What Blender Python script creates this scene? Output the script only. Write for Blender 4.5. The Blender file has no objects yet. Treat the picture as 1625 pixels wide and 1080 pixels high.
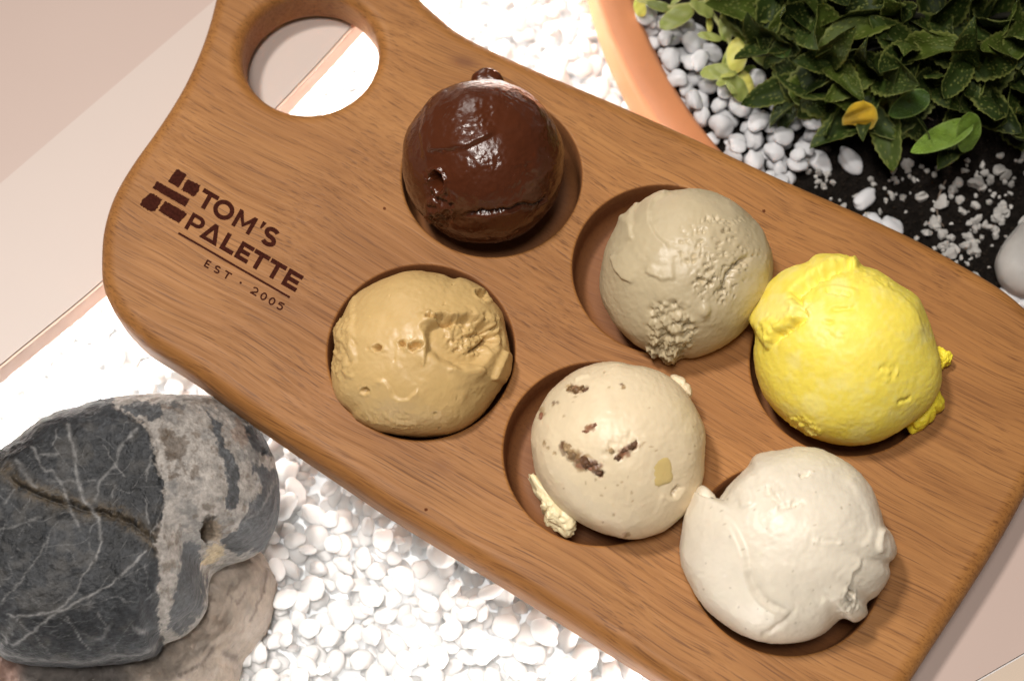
import bpy, bmesh, math, random
import numpy as np
from mathutils import Vector, Matrix, Euler
from mathutils.geometry import delaunay_2d_cdt

scene = bpy.context.scene
COL = scene.collection
random.seed(7)
RNG = np.random.default_rng(11)

# ------------------------------------------------------------------ camera
FPX, W0, H0 = 2800.0, 1625.0, 1080.0
TILT = math.radians(21.0)
DIST = FPX / 4286.0
cam_d = bpy.data.cameras.new("camera")
cam_d.sensor_width = 36.0
cam_d.lens = 36.0 * FPX / W0
cam_d.clip_start = 0.01
cam_d.clip_end = 60.0
cam_d.dof.use_dof = True
cam_d.dof.focus_distance = DIST - 0.012
cam_d.dof.aperture_fstop = 9.0
cam = bpy.data.objects.new("camera", cam_d)
CAM = Vector((0, -DIST * math.sin(TILT), DIST * math.cos(TILT)))
cam.location = CAM
cam.rotation_euler = (TILT, 0, 0)
COL.objects.link(cam)
scene.camera = cam

# ------------------------------------------------------------------ world, lamps, exposure
world = bpy.data.worlds.new("World")
scene.world = world
world.use_nodes = True
bgn = world.node_tree.nodes["Background"]
bgn.inputs[0].default_value = (1.0, 0.93, 0.86, 1)
bgn.inputs[1].default_value = 0.06


def area_lamp(name, loc, target, size, watts, color, sy=None):
    d = bpy.data.lights.new(name, 'AREA')
    d.shape = 'ELLIPSE' if sy is None else 'RECTANGLE'
    d.size = size
    d.size_y = sy or size
    d.energy = watts
    d.color = color
    o = bpy.data.objects.new(name, d)
    o.location = loc
    o.rotation_euler = (Vector(target) - Vector(loc)).to_track_quat('-Z', 'Y').to_euler()
    COL.objects.link(o)
    return o


sp = bpy.data.lights.new("ceiling_downlight", 'SPOT')
sp.energy = 165.0
sp.color = (1.0, 0.94, 0.88)
sp.spot_size = math.radians(30)
sp.spot_blend = 1.0
sp.shadow_soft_size = 0.13
spo = bpy.data.objects.new("ceiling_downlight", sp)
spo.location = (-0.70, 0.42, 2.15)
spo.rotation_euler = (Vector((0.0, -0.07, 0)) - spo.location).to_track_quat('-Z', 'Y').to_euler()
COL.objects.link(spo)
area_lamp("ceiling_lamp", (-0.12, -0.22, 1.75), (-0.03, -0.05, 0), 0.45, 18.5, (1.0, 0.94, 0.88))
area_lamp("ceiling_lamp", (-0.45, 1.60, 1.0), (-0.05, 0.1, 0), 0.5, 4.5, (1.0, 0.94, 0.88))

vs = scene.view_settings
vs.view_transform = 'Standard'
vs.look = 'None'
vs.exposure = 0.0
vs.gamma = 1.0
vs.use_curve_mapping = False
scene.render.engine = 'CYCLES'
scene.cycles.max_bounces = 10
scene.cycles.diffuse_bounces = 6

# ------------------------------------------------------------------ geometry helpers
CT, ST = math.cos(TILT), math.sin(TILT)
MM = 0.001
PX = 1.0 / 4286.0            # one photo pixel at board level, metres


def at(x, y, z=0.0):
    """photo pixel -> world point on the horizontal plane at height z"""
    dx, dy, dz = (x - W0 / 2), (H0 / 2 - y), -FPX
    d = Vector((dx, CT * dy - ST * dz, ST * dy + CT * dz))
    t = (z - CAM.z) / d.z
    return CAM + d * t


def project(P):
    q = P - np.array(CAM)
    xc = q[..., 0]
    yc = CT * q[..., 1] + ST * q[..., 2]
    zc = -ST * q[..., 1] + CT * q[..., 2]
    return W0 / 2 + FPX * xc / -zc, H0 / 2 - FPX * yc / -zc


def _hash(ix, iy, iz, seed):
    h = (ix.astype(np.int64) * 374761393 + iy.astype(np.int64) * 668265263 + iz.astype(np.int64) * 2147483647 + seed * 144665)
    h = (h ^ (h >> 13)) * 1274126177
    h = h & 0x7fffffff
    h = (h ^ (h >> 16)) * 1103515245
    return ((h & 0x7fffffff) % 100003) / 50001.5 - 1.0


def vnoise(P, seed=0):
    f = np.floor(P)
    t = P - f
    t = t * t * t * (t * (t * 6 - 15) + 10)
    i = f.astype(np.int64)
    out = 0
    for a in (0, 1):
        wx = t[..., 0] if a else 1 - t[..., 0]
        for b in (0, 1):
            wy = t[..., 1] if b else 1 - t[..., 1]
            for c in (0, 1):
                wz = t[..., 2] if c else 1 - t[..., 2]
                out = out + wx * wy * wz * _hash(i[..., 0] + a, i[..., 1] + b, i[..., 2] + c, seed)
    return out


def fbm(P, octaves=4, seed=0, gain=0.5):
    s, a, tot = 0, 1.0, 0
    for k in range(octaves):
        s = s + a * vnoise(P * (2.03 ** k) + 17.3 * k, seed + k * 31)
        tot += a
        a *= gain
    return s / tot


def sstep(a, b, x):
    t = np.clip((x - a) / (b - a), 0, 1)
    return t * t * (3 - 2 * t)


def poly_dist(u, v, pts):
    """distance, signed side (+ = right of travel in photo axes, y down), run parameter 0..1"""
    pts = np.array(pts, float)
    seg = np.hypot(*(pts[1:] - pts[:-1]).T)
    cum = np.concatenate([[0], np.cumsum(seg)])
    best = np.full(u.shape, 1e9)
    side = np.zeros(u.shape)
    run = np.zeros(u.shape)
    for k in range(len(pts) - 1):
        a, b = pts[k], pts[k + 1]
        d = b - a
        t = np.clip(((u - a[0]) * d[0] + (v - a[1]) * d[1]) / (d @ d), 0, 1)
        ex, ey = u - a[0] - t * d[0], v - a[1] - t * d[1]
        dd = np.hypot(ex, ey)
        m = dd < best
        best = np.where(m, dd, best)
        side = np.where(m, np.sign(d[0] * ey - d[1] * ex), side)
        run = np.where(m, (cum[k] + t * seg[k]) / cum[-1], run)
    return best, side, run


def in_poly(u, v, pts):
    pts = np.array(pts, float)
    c = np.zeros(np.shape(u), bool)
    n = len(pts)
    for k in range(n):
        x1, y1 = pts[k]
        x2, y2 = pts[k - 1]
        if y1 == y2:
            continue
        c ^= ((y1 > v) != (y2 > v)) & (u < (x2 - x1) * (v - y1) / (y2 - y1) + x1)
    return c


def catmull(pts, n, closed=True):
    P = [np.array(p, float) for p in pts]
    m = len(P)
    out = []
    segs = m if closed else m - 1
    for k in range(segs):
        if closed:
            a, b, c, d = P[k - 1], P[k], P[(k + 1) % m], P[(k + 2) % m]
        else:
            a, b, c, d = P[max(k - 1, 0)], P[k], P[k + 1], P[min(k + 2, m - 1)]
        for i in range(n):
            t = i / n
            out.append(0.5 * ((2 * b) + (c - a) * t + (2 * a - 5 * b + 4 * c - d) * t * t + (3 * b - a - 3 * c + d) * t ** 3))
    if not closed:
        out.append(P[-1])
    return np.array(out)


def resample(P, n):
    Q = np.vstack([P, P[:1]])
    s = np.concatenate([[0], np.cumsum(np.hypot(*(Q[1:] - Q[:-1])[:, :2].T))])
    t = np.linspace(0, s[-1], n, endpoint=False)
    return np.stack([np.interp(t, s, Q[:, k]) for k in range(Q.shape[1])], 1)


def mesh_obj(name, verts, faces, mat, parent=None, smooth=True, colors=None, loc=None):
    me = bpy.data.meshes.new(name)
    me.from_pydata([tuple(map(float, v)) for v in verts] if not isinstance(verts, np.ndarray) else verts.tolist(), [], faces if isinstance(faces, list) else faces.tolist())
    if smooth:
        me.polygons.foreach_set("use_smooth", [True] * len(me.polygons))
    if colors is not None:
        at_ = me.color_attributes.new("tint", 'FLOAT_COLOR', 'POINT')
        c = np.ones((len(me.vertices), 4), np.float32)
        c[:, :3] = colors
        at_.data.foreach_set("color", c.ravel())
    me.update()
    if mat is not None:
        me.materials.append(mat)
    o = bpy.data.objects.new(name, me)
    COL.objects.link(o)
    if loc is not None:
        o.location = loc
    if parent is not None:
        o.parent = parent
        o.matrix_parent_inverse = parent.matrix_world.inverted() if loc is None else Matrix()
    return o


def tag(o, label=None, cat=None, group=None, kind=None):
    if label: o["label"] = label
    if cat: o["category"] = cat
    if group: o["group"] = group
    if kind: o["kind"] = kind
    return o


def empty(name, loc):
    o = bpy.data.objects.new(name, None)
    o.location = loc
    o.empty_display_size = 0.01
    COL.objects.link(o)
    bpy.context.view_layer.update()
    return o


# ------------------------------------------------------------------ material helpers
class NT:
    def __init__(self, name):
        self.m = bpy.data.materials.new(name)
        self.m.use_nodes = True
        self.t = self.m.node_tree
        self.b = self.t.nodes["Principled BSDF"]

    def n(self, typ, **kw):
        nd = self.t.nodes.new(typ)
        for k, v in kw.items():
            if k.startswith("i_"):
                nd.inputs[k[2:].replace("_", " ")].default_value = v
            else:
                setattr(nd, k, v)
        return nd

    def l(self, a, b):
        self.t.links.new(a, b)

    def mix(self, fac, a, b, typ='MIX'):
        nd = self.n("ShaderNodeMix", data_type='RGBA', blend_type=typ)
        for s, v in ((nd.inputs[0], fac), (nd.inputs[6], a), (nd.inputs[7], b)):
            if isinstance(v, bpy.types.NodeSocket):
                self.l(v, s)
            elif isinstance(v, (int, float)):
                s.default_value = v
            else:
                s.default_value = (*v, 1)
        return nd.outputs[2]

    def math(self, op, a, b=0.0, c=None):
        nd = self.n("ShaderNodeMath", operation=op)
        for s, v in zip(nd.inputs, (a, b, c)):
            if v is None: continue
            if isinstance(v, bpy.types.NodeSocket): self.l(v, s)
            else: s.default_value = v
        return nd.outputs[0]

    def noise(self, co, scale, detail=4, rough=0.55, dist=0.0):
        nd = self.n("ShaderNodeTexNoise")
        nd.inputs["Scale"].default_value = scale
        nd.inputs["Detail"].default_value = detail
        nd.inputs["Roughness"].default_value = rough
        nd.inputs["Distortion"].default_value = dist
        if co is not None: self.l(co, nd.inputs["Vector"])
        return nd.outputs["Fac"]

    def ramp(self, fac, stops):
        nd = self.n("ShaderNodeValToRGB")
        el = nd.color_ramp.elements
        while len(el) < len(stops): el.new(0.5)
        for e, (p, c) in zip(el, stops):
            e.position = p
            e.color = (*c, 1) if not isinstance(c, (int, float)) else (c, c, c, 1)
        self.l(fac, nd.inputs[0])
        return nd.outputs[0]

    def coord(self, which="Object"):
        return self.n("ShaderNodeTexCoord").outputs[which]

    def mapping(self, co, scale, rot=(0, 0, 0)):
        nd = self.n("ShaderNodeMapping")
        nd.inputs["Scale"].default_value = scale
        nd.inputs["Rotation"].default_value = rot
        self.l(co, nd.inputs["Vector"])
        return nd.outputs[0]

    def bump(self, h, strength, dist):
        nd = self.n("ShaderNodeBump")
        nd.inputs["Strength"].default_value = strength
        nd.inputs["Distance"].default_value = dist
        self.l(h, nd.inputs["Height"])
        self.l(nd.outputs[0], self.b.inputs["Normal"])

    def set(self, **kw):
        for k, v in kw.items():
            s = self.b.inputs[k.replace("_", " ")]
            if isinstance(v, bpy.types.NodeSocket): self.l(v, s)
            else: s.default_value = v
        return self


def tint_mat(name, rough, sss=0.0, radius=(0.004, 0.002, 0.001), bump=(400, 0.15, 0.0004), spec=0.5, coat=0.0, vary=0.0, grain=0.0):
    M = NT(name)
    c = M.n("ShaderNodeVertexColor", layer_name="tint").outputs[0]
    co = M.coord()
    nz = M.noise(co, bump[0], 5, 0.6)
    if grain:
        nz = M.math('ADD', nz, M.math('MULTIPLY', M.noise(co, bump[0] * 0.3, 4, 0.6), grain))
        rn_ = M.noise(co, 90, 4, 0.6)
        rough_ = M.ramp(rn_, [(0.35, rough * 0.72), (0.65, min(1, rough * 1.25))])
    if vary:
        v = M.noise(co, bump[0] * 0.4, 5, 0.65)
        c = M.mix(1.0, c, M.ramp(v, [(0.3, 1 - vary), (0.7, 1 + vary * 0.4)]), 'MULTIPLY')
    M.set(Base_Color=c, Roughness=rough_ if grain else rough)
    M.b.inputs["Specular IOR Level"].default_value = spec
    if sss:
        M.set(Subsurface_Weight=sss, Subsurface_Radius=radius, Subsurface_Scale=1.0)
    if coat:
        M.set(Coat_Weight=coat, Coat_Roughness=0.12)
    M.bump(nz, bump[1], bump[2])
    return M.m


def plain_mat(name, col, rough=0.6, noise=0.0, nscale=60, bump=None, spec=0.5):
    M = NT(name)
    co = M.coord()
    if noise:
        nz = M.noise(co, nscale, 5, 0.6)
        c = M.ramp(nz, [(0.25, tuple(x * (1 - noise) for x in col)), (0.75, tuple(min(1, x * (1 + noise)) for x in col))])
        M.set(Base_Color=c)
    else:
        M.set(Base_Color=(*col, 1))
    M.set(Roughness=rough)
    M.b.inputs["Specular IOR Level"].default_value = spec
    if bump:
        M.bump(M.noise(co, bump[0], 4, 0.6), bump[1], bump[2])
    return M.m


# ------------------------------------------------------------------ the counter: two ledges with a lit trough between
Z_LEDGE = -0.0226
Z_BED = -0.070

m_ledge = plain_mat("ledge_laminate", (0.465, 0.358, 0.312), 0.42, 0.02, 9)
m_ledge_lit = plain_mat("ledge_laminate_lit", (0.52, 0.435, 0.39), 0.42, 0.02, 9)  # lit copy of the ledge tone, spilled light put into the colour
m_beige = plain_mat("beige_laminate", (0.52, 0.42, 0.33), 0.5, 0.04, 20)
m_band = plain_mat("edge_band_peach", (0.80, 0.56, 0.45), 0.5, 0.03, 30)
m_trough = plain_mat("trough_lining", (0.88, 0.87, 0.86), 0.7, 0.04, 60)
M = NT("led_diffuser")
M.set(Base_Color=(1, 1, 1, 1), Emission_Color=(1.0, 0.97, 0.93, 1), Emission_Strength=72.0)
m_led = M.m


def prism(name, poly, z0, z1, mat, parent=None):
    """closed slab over a polygon (world xy), small bevel on the top edge"""
    P = np.array([p[:2] for p in poly], float)
    ar = np.sum(P[:, 0] * np.roll(P[:, 1], -1) - np.roll(P[:, 0], -1) * P[:, 1])
    if ar < 0: P = P[::-1]
    n = len(P)
    V = [(x, y, z1) for x, y in P] + [(x, y, z0) for x, y in P]
    F = [list(range(n)), list(range(2 * n - 1, n - 1, -1))] + [[k, n + k, n + (k + 1) % n, (k + 1) % n] for k in range(n)]
    o = mesh_obj(name, V, F, mat, parent, smooth=False)
    return o


def offset_line(L, d):
    L = np.array([p[:2] for p in L], float)
    T = np.gradient(L, axis=0)
    T /= np.linalg.norm(T, axis=1)[:, None]
    N = np.stack([-T[:, 1], T[:, 0]], 1)
    return L + N * d


# left ledge : its edge runs from lower left to upper right (slightly bowed)
edge_px = [(-420, 960), (-200, 755), (0, 585), (165, 449), (300, 318), (440, 175), (565, 40), (760, -190), (960, -440)]
EL = np.array([at(x, y, Z_LEDGE) for x, y in edge_px])[:, :2]
EL = catmull(EL, 6, closed=False)
# left of travel (lower-left -> upper-right) is the ledge side
T0 = (EL[0] - EL[3]); T0 /= np.linalg.norm(T0)
T1 = (EL[-1] - EL[-4]); T1 /= np.linalg.norm(T1)
EL = np.vstack([EL[0] + T0 * 0.35, EL, EL[-1] + T1 * 0.5])
ledge = empty("counter_ledge", (float(EL[20, 0]), float(EL[20, 1]), Z_LEDGE))
tag(ledge, kind="structure")
j0, j1 = at(-900, 1060, Z_LEDGE), at(1180, -716, Z_LEDGE)      # edge of a light spill, painted as two tones of one ledge
spill_edge = np.array([j0[:2], j1[:2]])
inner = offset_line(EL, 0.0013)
jd = (spill_edge[1] - spill_edge[0]) / np.linalg.norm(spill_edge[1] - spill_edge[0])
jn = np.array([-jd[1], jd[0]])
prism("panel", list(inner) + [spill_edge[1], spill_edge[0]], Z_LEDGE - 0.0095, Z_LEDGE, m_ledge_lit, ledge)
prism("panel", [spill_edge[0], spill_edge[1], spill_edge[1] + jn * 0.6, spill_edge[0] + jn * 0.6], Z_LEDGE - 0.0095, Z_LEDGE, m_ledge, ledge)
band_out = EL
band_in = offset_line(EL, 0.0009)
prism("edge_band", list(band_out) + list(band_in[::-1]), Z_LEDGE - 0.0105, Z_LEDGE - 0.0002, m_band, ledge)
wl0, wl1 = offset_line(EL, 0.022), offset_line(EL, 0.03)
prism("trough_wall", list(wl0) + list(wl1[::-1]), Z_BED - 0.05, Z_LEDGE - 0.0098, m_trough, ledge)
s0, s1 = offset_line(EL, 0.0075), offset_line(EL, 0.0150)
prism("light_strip", list(s0) + list(s1[::-1]), Z_LEDGE - 0.0135, Z_LEDGE - 0.0100, m_led, ledge)

# right ledge
ER = np.array([at(x, y, Z_LEDGE)[:2] for x, y in ((700, 1790), (1020, 1400), (1290, 1085), (1640, 690), (1960, 330), (2300, -60))])
ER = catmull(ER, 4, closed=False)
ledge2 = empty("counter_ledge", (float(ER[10, 0]), float(ER[10, 1]), Z_LEDGE))
tag(ledge2, kind="structure")
jr = np.array([at(x, y, Z_LEDGE)[:2] for x, y in ((1180, 1285), (1545, 1081), (1625, 1035), (2700, 418))])
ER_in = offset_line(ER, -0.0013)
# the pale panel between trough edge and joint
prism("panel", [ER_in[4], *ER_in[5:], jr[3], jr[2], jr[1], jr[0]], Z_LEDGE - 0.0095, Z_LEDGE, m_ledge, ledge2)
jdir = (jr[3] - jr[0]) / np.linalg.norm(jr[3] - jr[0])
jnn = np.array([jdir[1], -jdir[0]])
prism("panel", [p + jnn * 0.0007 for p in jr] + [jr[3] + jnn * 0.5, jr[0] + jnn * 0.5], Z_LEDGE - 0.010, Z_LEDGE - 0.0008, m_beige, ledge2)
prism("edge_band", list(ER) + list(offset_line(ER, -0.0009)[::-1]), Z_LEDGE - 0.0105, Z_LEDGE - 0.0002, m_band, ledge2)
prism("trough_wall", list(offset_line(ER, -0.022)) + list(offset_line(ER, -0.03)[::-1]), Z_BED - 0.05, Z_LEDGE - 0.0098, m_trough, ledge2)
ERs = ER[:11]
prism("light_strip", list(offset_line(ERs, -0.0075)) + list(offset_line(ERs, -0.015)[::-1]), Z_LEDGE - 0.0135, Z_LEDGE - 0.0100, m_led, ledge2)
M = NT("trough_floor_glow")
M.set(Base_Color=(0.9, 0.9, 0.9, 1), Emission_Color=(1.0, 0.98, 0.96, 1), Emission_Strength=0.42)  # glow added to the floor to fill the dark gaps between pebbles
m_floor_glow = M.m
fl = prism("trough_floor", [(-1.2, -1.2), (1.2, -1.2), (1.2, 1.2), (-1.2, 1.2)], Z_BED - 0.030, Z_BED - 0.014, m_floor_glow)
tag(fl, kind="structure")

# ------------------------------------------------------------------ the board
TH = 0.022
BANG = math.radians(-31.0)
lo, hi = -0.016, -0.007
out_px = [(345, 0, hi), (335, 40, hi), (318, 90, hi), (290, 150, hi), (250, 213, hi), (212, 266, hi), (182, 318, hi), (166, 370, hi), (163, 415, hi),
          (167, 460, -0.010), (181, 495, -0.013), (207, 534, lo), (240, 565, lo), (296, 599, lo), (344, 633, lo), (400, 673, lo), (515, 752, lo), (636, 833, lo), (791, 927, lo), (1028, 1076, lo),
          (1160, 1158, lo), (1235, 1203, lo), (1290, 1225, lo), (1335, 1218, lo), (1372, 1190, lo), (1405, 1140, lo), (1440, 1080, lo), (1532, 939, lo), (1584, 854, lo), (1625, 778, lo),
          (1672, 690, -0.014), (1692, 635, -0.011), (1692, 585, -0.009), (1672, 540, hi), (1625, 495, hi), (1586, 462, hi), (1503, 413, hi), (1436, 377, hi), (1330, 329, hi), (1225, 283, hi), (1110, 229, hi), (1000, 180, hi),
          (920, 146, hi), (846, 115, hi), (797, 93, hi), (735, 62, hi), (698, 33, hi), (661, -2, hi), (632, -42, hi), (588, -80, hi), (520, -102, hi), (440, -96, hi), (380, -62, hi), (353, -28, hi)]
OUT = np.array([at(x, y, z)[:2] for x, y, z in out_px])
OUT = resample(catmull(OUT, 10), 520)
if np.sum(OUT[:, 0] * np.roll(OUT[:, 1], -1) - np.roll(OUT[:, 0], -1) * OUT[:, 1]) < 0:
    OUT = OUT[::-1]
for _ in range(6):
    OUT = 0.25 * np.roll(OUT, 1, 0) + 0.5 * OUT + 0.25 * np.roll(OUT, -1, 0)


def normals2(P):
    T = np.roll(P, -1, 0) - np.roll(P, 1, 0)
    T /= np.linalg.norm(T, axis=1)[:, None]
    return np.stack([T[:, 1], -T[:, 0]], 1)          # outward for a counter-clockwise loop


NO = normals2(OUT)
RT, RB = 0.0066, 0.005
BV, BF = [], []


def add_loop(xy, z):
    s = len(BV)
    BV.extend((p[0], p[1], z) for p in xy)
    return s, len(xy)


def bridge(a, b, flip=False):
    (s, n), (t, _) = a, b
    for k in range(n):
        q = [s + k, s + (k + 1) % n, t + (k + 1) % n, t + k]
        BF.append(q[::-1] if flip else q)


# outer roundover, side and lower roundover
loops = [add_loop(OUT - NO * (RT + 0.0004), 0.0)]
for k in range(9):
    a = k / 8 * math.pi / 2
    loops.append(add_loop(OUT - NO * RT * (1 - math.sin(a)), -RT * (1 - math.cos(a))))
for k in range(6):
    a = k / 5 * math.pi / 2
    loops.append(add_loop(OUT - NO * RB * (1 - math.cos(a)), -TH + RB * (1 - math.sin(a))))
for a, b in zip(loops, loops[1:]):
    bridge(b, a)
outer_top, outer_bot = loops[0], loops[-1]

# hand hole with wide roundover
hc = np.array(at(496, 103, -0.011)[:2])
HR, HRT = 0.0270, 0.0052
ph = np.linspace(0, 2 * math.pi, 120, endpoint=False)
circ = np.stack([np.cos(ph), np.sin(ph)], 1)
hl = [add_loop(hc + circ * (HR + HRT + 0.0004), 0.0)]
for k in range(9):
    a = k / 8 * math.pi / 2
    hl.append(add_loop(hc + circ * (HR + HRT * (1 - math.sin(a))), -HRT * (1 - math.cos(a))))
for k in range(6):
    a = k / 5 * math.pi / 2
    hl.append(add_loop(hc + circ * (HR + RB * (1 - math.cos(a))), -TH + RB * (1 - math.sin(a))))
for a, b in zip(hl, hl[1:]):
    bridge(a, b)
hole_top, hole_bot = hl[0], hl[-1]

# six wells
WR, WD = 0.0345, 0.0168
WO, WA, WB = np.array((-.0077, .0683)), np.array((.0650, -.0391)), np.array((-.0258, -.0723))
well_c = [WO + i * WA + j * WB for i in range(3) for j in range(2)]
well_tops = []
for wc in well_c:
    wl = [add_loop(wc + circ * (WR + 0.0012), 0.0), add_loop(wc + circ * (WR + 0.0008), 0.0), add_loop(wc + circ * (WR + 0.0003), -0.0002), add_loop(wc + circ * WR, -0.0007)]
    wl.append(add_loop(wc + circ * (WR - 0.0006), -0.006))
    fr = 0.006
    for k in range(7):
        a = k / 6 * math.pi / 2
        wl.append(add_loop(wc + circ * (WR - 0.0009 - fr * (1 - math.cos(a))), -WD + fr * (1 - math.sin(a))))
    for rr in (0.02, 0.012, 0.005):
        wl.append(add_loop(wc + circ * rr, -WD))
    for a, b in zip(wl, wl[1:]):
        bridge(a, b)
    ctr = len(BV)
    BV.append((wc[0], wc[1], -WD))
    s, n = wl[-1]
    for k in range(n):
        BF.append([s + k, s + (k + 1) % n, ctr])
    well_tops.append(wl[0])


def fill(outer, holes, flip):
    idx = []
    edges = []
    for s, n in [outer] + holes:
        b = len(idx)
        idx.extend(range(s, s + n))
        edges.extend((b + k, b + (k + 1) % n) for k in range(n))
    pts = [Vector(BV[i][:2]) for i in idx]
    v, e, f, ov, oe, of = delaunay_2d_cdt(pts, edges, [], 0, 1e-9)
    vm = [idx[o[0]] for o in ov]
    cx = np.array([[sum(v[i][0] for i in t) / 3, sum(v[i][1] for i in t) / 3] for t in f])
    ok = in_poly(cx[:, 0], cx[:, 1], [BV[i][:2] for i in range(outer[0], outer[0] + outer[1])])
    for s, n in holes:
        ok &= ~in_poly(cx[:, 0], cx[:, 1], [BV[i][:2] for i in range(s, s + n)])
    for t, k in zip(f, ok):
        if k:
            q = [vm[i] for i in t]
            BF.append(q[::-1] if flip else q)


fill(outer_top, [hole_top] + well_tops, False)
fill(outer_bot, [hole_bot], True)


def wood_material(tone=1.0, name="oiled_hardwood"):
    """tone < 1 : the routed wells, where cut fibres drink more oil and the grain shows less"""
    M = NT(name)
    co = M.coord()
    # gentle wander of the grain
    wob = M.n("ShaderNodeTexNoise", i_Scale=9.0, i_Detail=2.0)
    M.l(co, wob.inputs["Vector"])
    sub = M.n("ShaderNodeVectorMath", operation='SUBTRACT')
    M.l(wob.outputs["Color"], sub.inputs[0]); sub.inputs[1].default_value = (.5, .5, .5)
    scl = M.n("ShaderNodeVectorMath", operation='MULTIPLY')
    M.l(sub.outputs[0], scl.inputs[0]); scl.inputs[1].default_value = (0.0, 0.020, 0.020)
    add = M.n("ShaderNodeVectorMath", operation='ADD')
    M.l(co, add.inputs[0]); M.l(scl.outputs[0], add.inputs[1])
    cw = add.outputs[0]
    broad = M.noise(M.mapping(cw, (4.0, 55.0, 55.0)), 1.0, 5, 0.6)
    fine = M.noise(M.mapping(cw, (11.0, 640.0, 480.0)), 1.0, 5, 0.62)
    hair = M.noise(M.mapping(cw, (36.0, 1900.0, 1300.0)), 1.0, 3, 0.6)
    blotch = M.noise(co, 16.0, 3, 0.5)
    c = M.ramp(broad, [(0.25, (0.250, 0.103, 0.0270)), (0.5, (0.302, 0.132, 0.0365)), (0.77, (0.355, 0.164, 0.0485))])
    f = M.ramp(fine, [(0.34, (0.76, 0.72, 0.69)), (0.50, (0.98, 0.98, 0.98)), (0.72, (1.13, 1.14, 1.15))])
    c = M.mix(0.80, c, f, 'MULTIPLY')
    h = M.ramp(hair, [(0.33, (0.42, 0.36, 0.33)), (0.47, (1, 1, 1)), (1.0, (1.08, 1.08, 1.08))])
    c = M.mix(0.80, c, h, 'MULTIPLY')
    b = M.ramp(blotch, [(0.3, (0.86, 0.83, 0.81)), (0.7, (1.10, 1.10, 1.09))])
    c = M.mix(0.9, c, b, 'MULTIPLY')
    for kx, ky, kr, ks in ((727, 100, 0.0036, .55), (741, 105, 0.0032, .5), (1500, 437, 0.004, .3), (700, 742, 0.003, .3)):
        p = BW.inverted() @ at(kx, ky, 0.0)
        dn = M.n("ShaderNodeVectorMath", operation='DISTANCE')
        M.l(M.mapping(cw, (0.55, 1.0, 0.0)), dn.inputs[0]); dn.inputs[1].default_value = (p.x * 0.55, p.y, 0)
        kd = M.ramp(M.math('MULTIPLY', dn.outputs[1], 1.0 / kr), [(0.15, ks), (1.0, 0.0)])
        c = M.mix(kd, c, (0.12, 0.04, 0.015))
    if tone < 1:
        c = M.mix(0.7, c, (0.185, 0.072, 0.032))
    r = M.ramp(fine, [(0.3, 0.62), (0.7, 0.46)])
    M.set(Base_Color=c, Roughness=r)
    M.b.inputs["Specular IOR Level"].default_value = 0.28
    hb = M.math('ADD', M.math('MULTIPLY', fine, 0.6), M.math('MULTIPLY', hair, 0.7))
    M.bump(hb, 0.22, 0.0006)
    return M.m


b_org = Vector((float(OUT[:, 0].mean()), float(OUT[:, 1].mean()), -TH))
BW = Matrix.Translation(b_org) @ Matrix.Rotation(BANG, 4, 'Z')
BWi = np.array(BW.inverted())
m_wood = wood_material()
bv = np.array(BV)
bv = bv @ BWi[:3, :3].T + BWi[:3, 3]
board = mesh_obj("serving_board", bv, BF, m_wood)
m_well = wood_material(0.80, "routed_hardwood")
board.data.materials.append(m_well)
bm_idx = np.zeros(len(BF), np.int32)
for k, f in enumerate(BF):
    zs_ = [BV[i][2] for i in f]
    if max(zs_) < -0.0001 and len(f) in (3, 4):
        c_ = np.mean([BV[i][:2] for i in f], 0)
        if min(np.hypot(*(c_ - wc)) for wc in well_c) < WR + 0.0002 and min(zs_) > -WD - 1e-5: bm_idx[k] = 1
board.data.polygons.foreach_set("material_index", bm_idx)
board.matrix_world = BW
tag(board, "oiled brown wooden paddle board with a round hand hole and six wells of ice cream", "serving board")
bpy.context.view_layer.update()

# ---- burned lettering
m_burn = plain_mat("burned_brand", (0.040, 0.010, 0.006), 0.9, 0.5, 900, bump=(1500, 0.3, 0.0003), spec=0.05)
ZS = 3.856


def zp(s, t):
    """logo frame (s along the line, t up, in units of the close-up) -> world on the board"""
    zx, zy = 355 + .866 * s + .5 * t, 470 + .5 * s - .866 * t
    return at(200 + zx / ZS, 240 + zy / ZS, 0.0)


LV, LF, lay = [], [], [0]


def sheet(outer, holes=(), frame=zp, jag=0.0):
    lay[0] += 1
    z = 0.00009 + 0.000004 * (lay[0] % 9)
    pts, edges = [], []
    loops_ = [outer] + list(holes)
    for lp in loops_:
        b = len(pts)
        pts.extend(lp)
        edges.extend((b + k, b + (k + 1) % len(lp)) for k in range(len(lp)))
    if jag:
        pts = [(p[0] + random.uniform(-jag, jag), p[1] + random.uniform(-jag, jag)) for p in pts]
    v, e, f, ov, oe, of = delaunay_2d_cdt([Vector(p) for p in pts], edges, [], 0, 1e-6)
    cx = np.array([[sum(v[i][0] for i in t) / 3, sum(v[i][1] for i in t) / 3] for t in f])
    n0 = len(outer)
    ok = in_poly(cx[:, 0], cx[:, 1], pts[:n0])
    b = n0
    for h in holes:
        ok &= ~in_poly(cx[:, 0], cx[:, 1], pts[b:b + len(h)])
        b += len(h)
    s = len(LV)
    for p in v:
        w = frame(p[0], p[1])
        LV.append((w.x, w.y, z))
    for t, k in zip(f, ok):
        if k: LF.append([s + i for i in t])


def arc(cx, cy, rx, ry, a0, a1, n=18):
    return [(cx + rx * math.cos(math.radians(a0 + (a1 - a0) * k / n)), cy + ry * math.sin(math.radians(a0 + (a1 - a0) * k / n))) for k in range(n + 1)]


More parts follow.
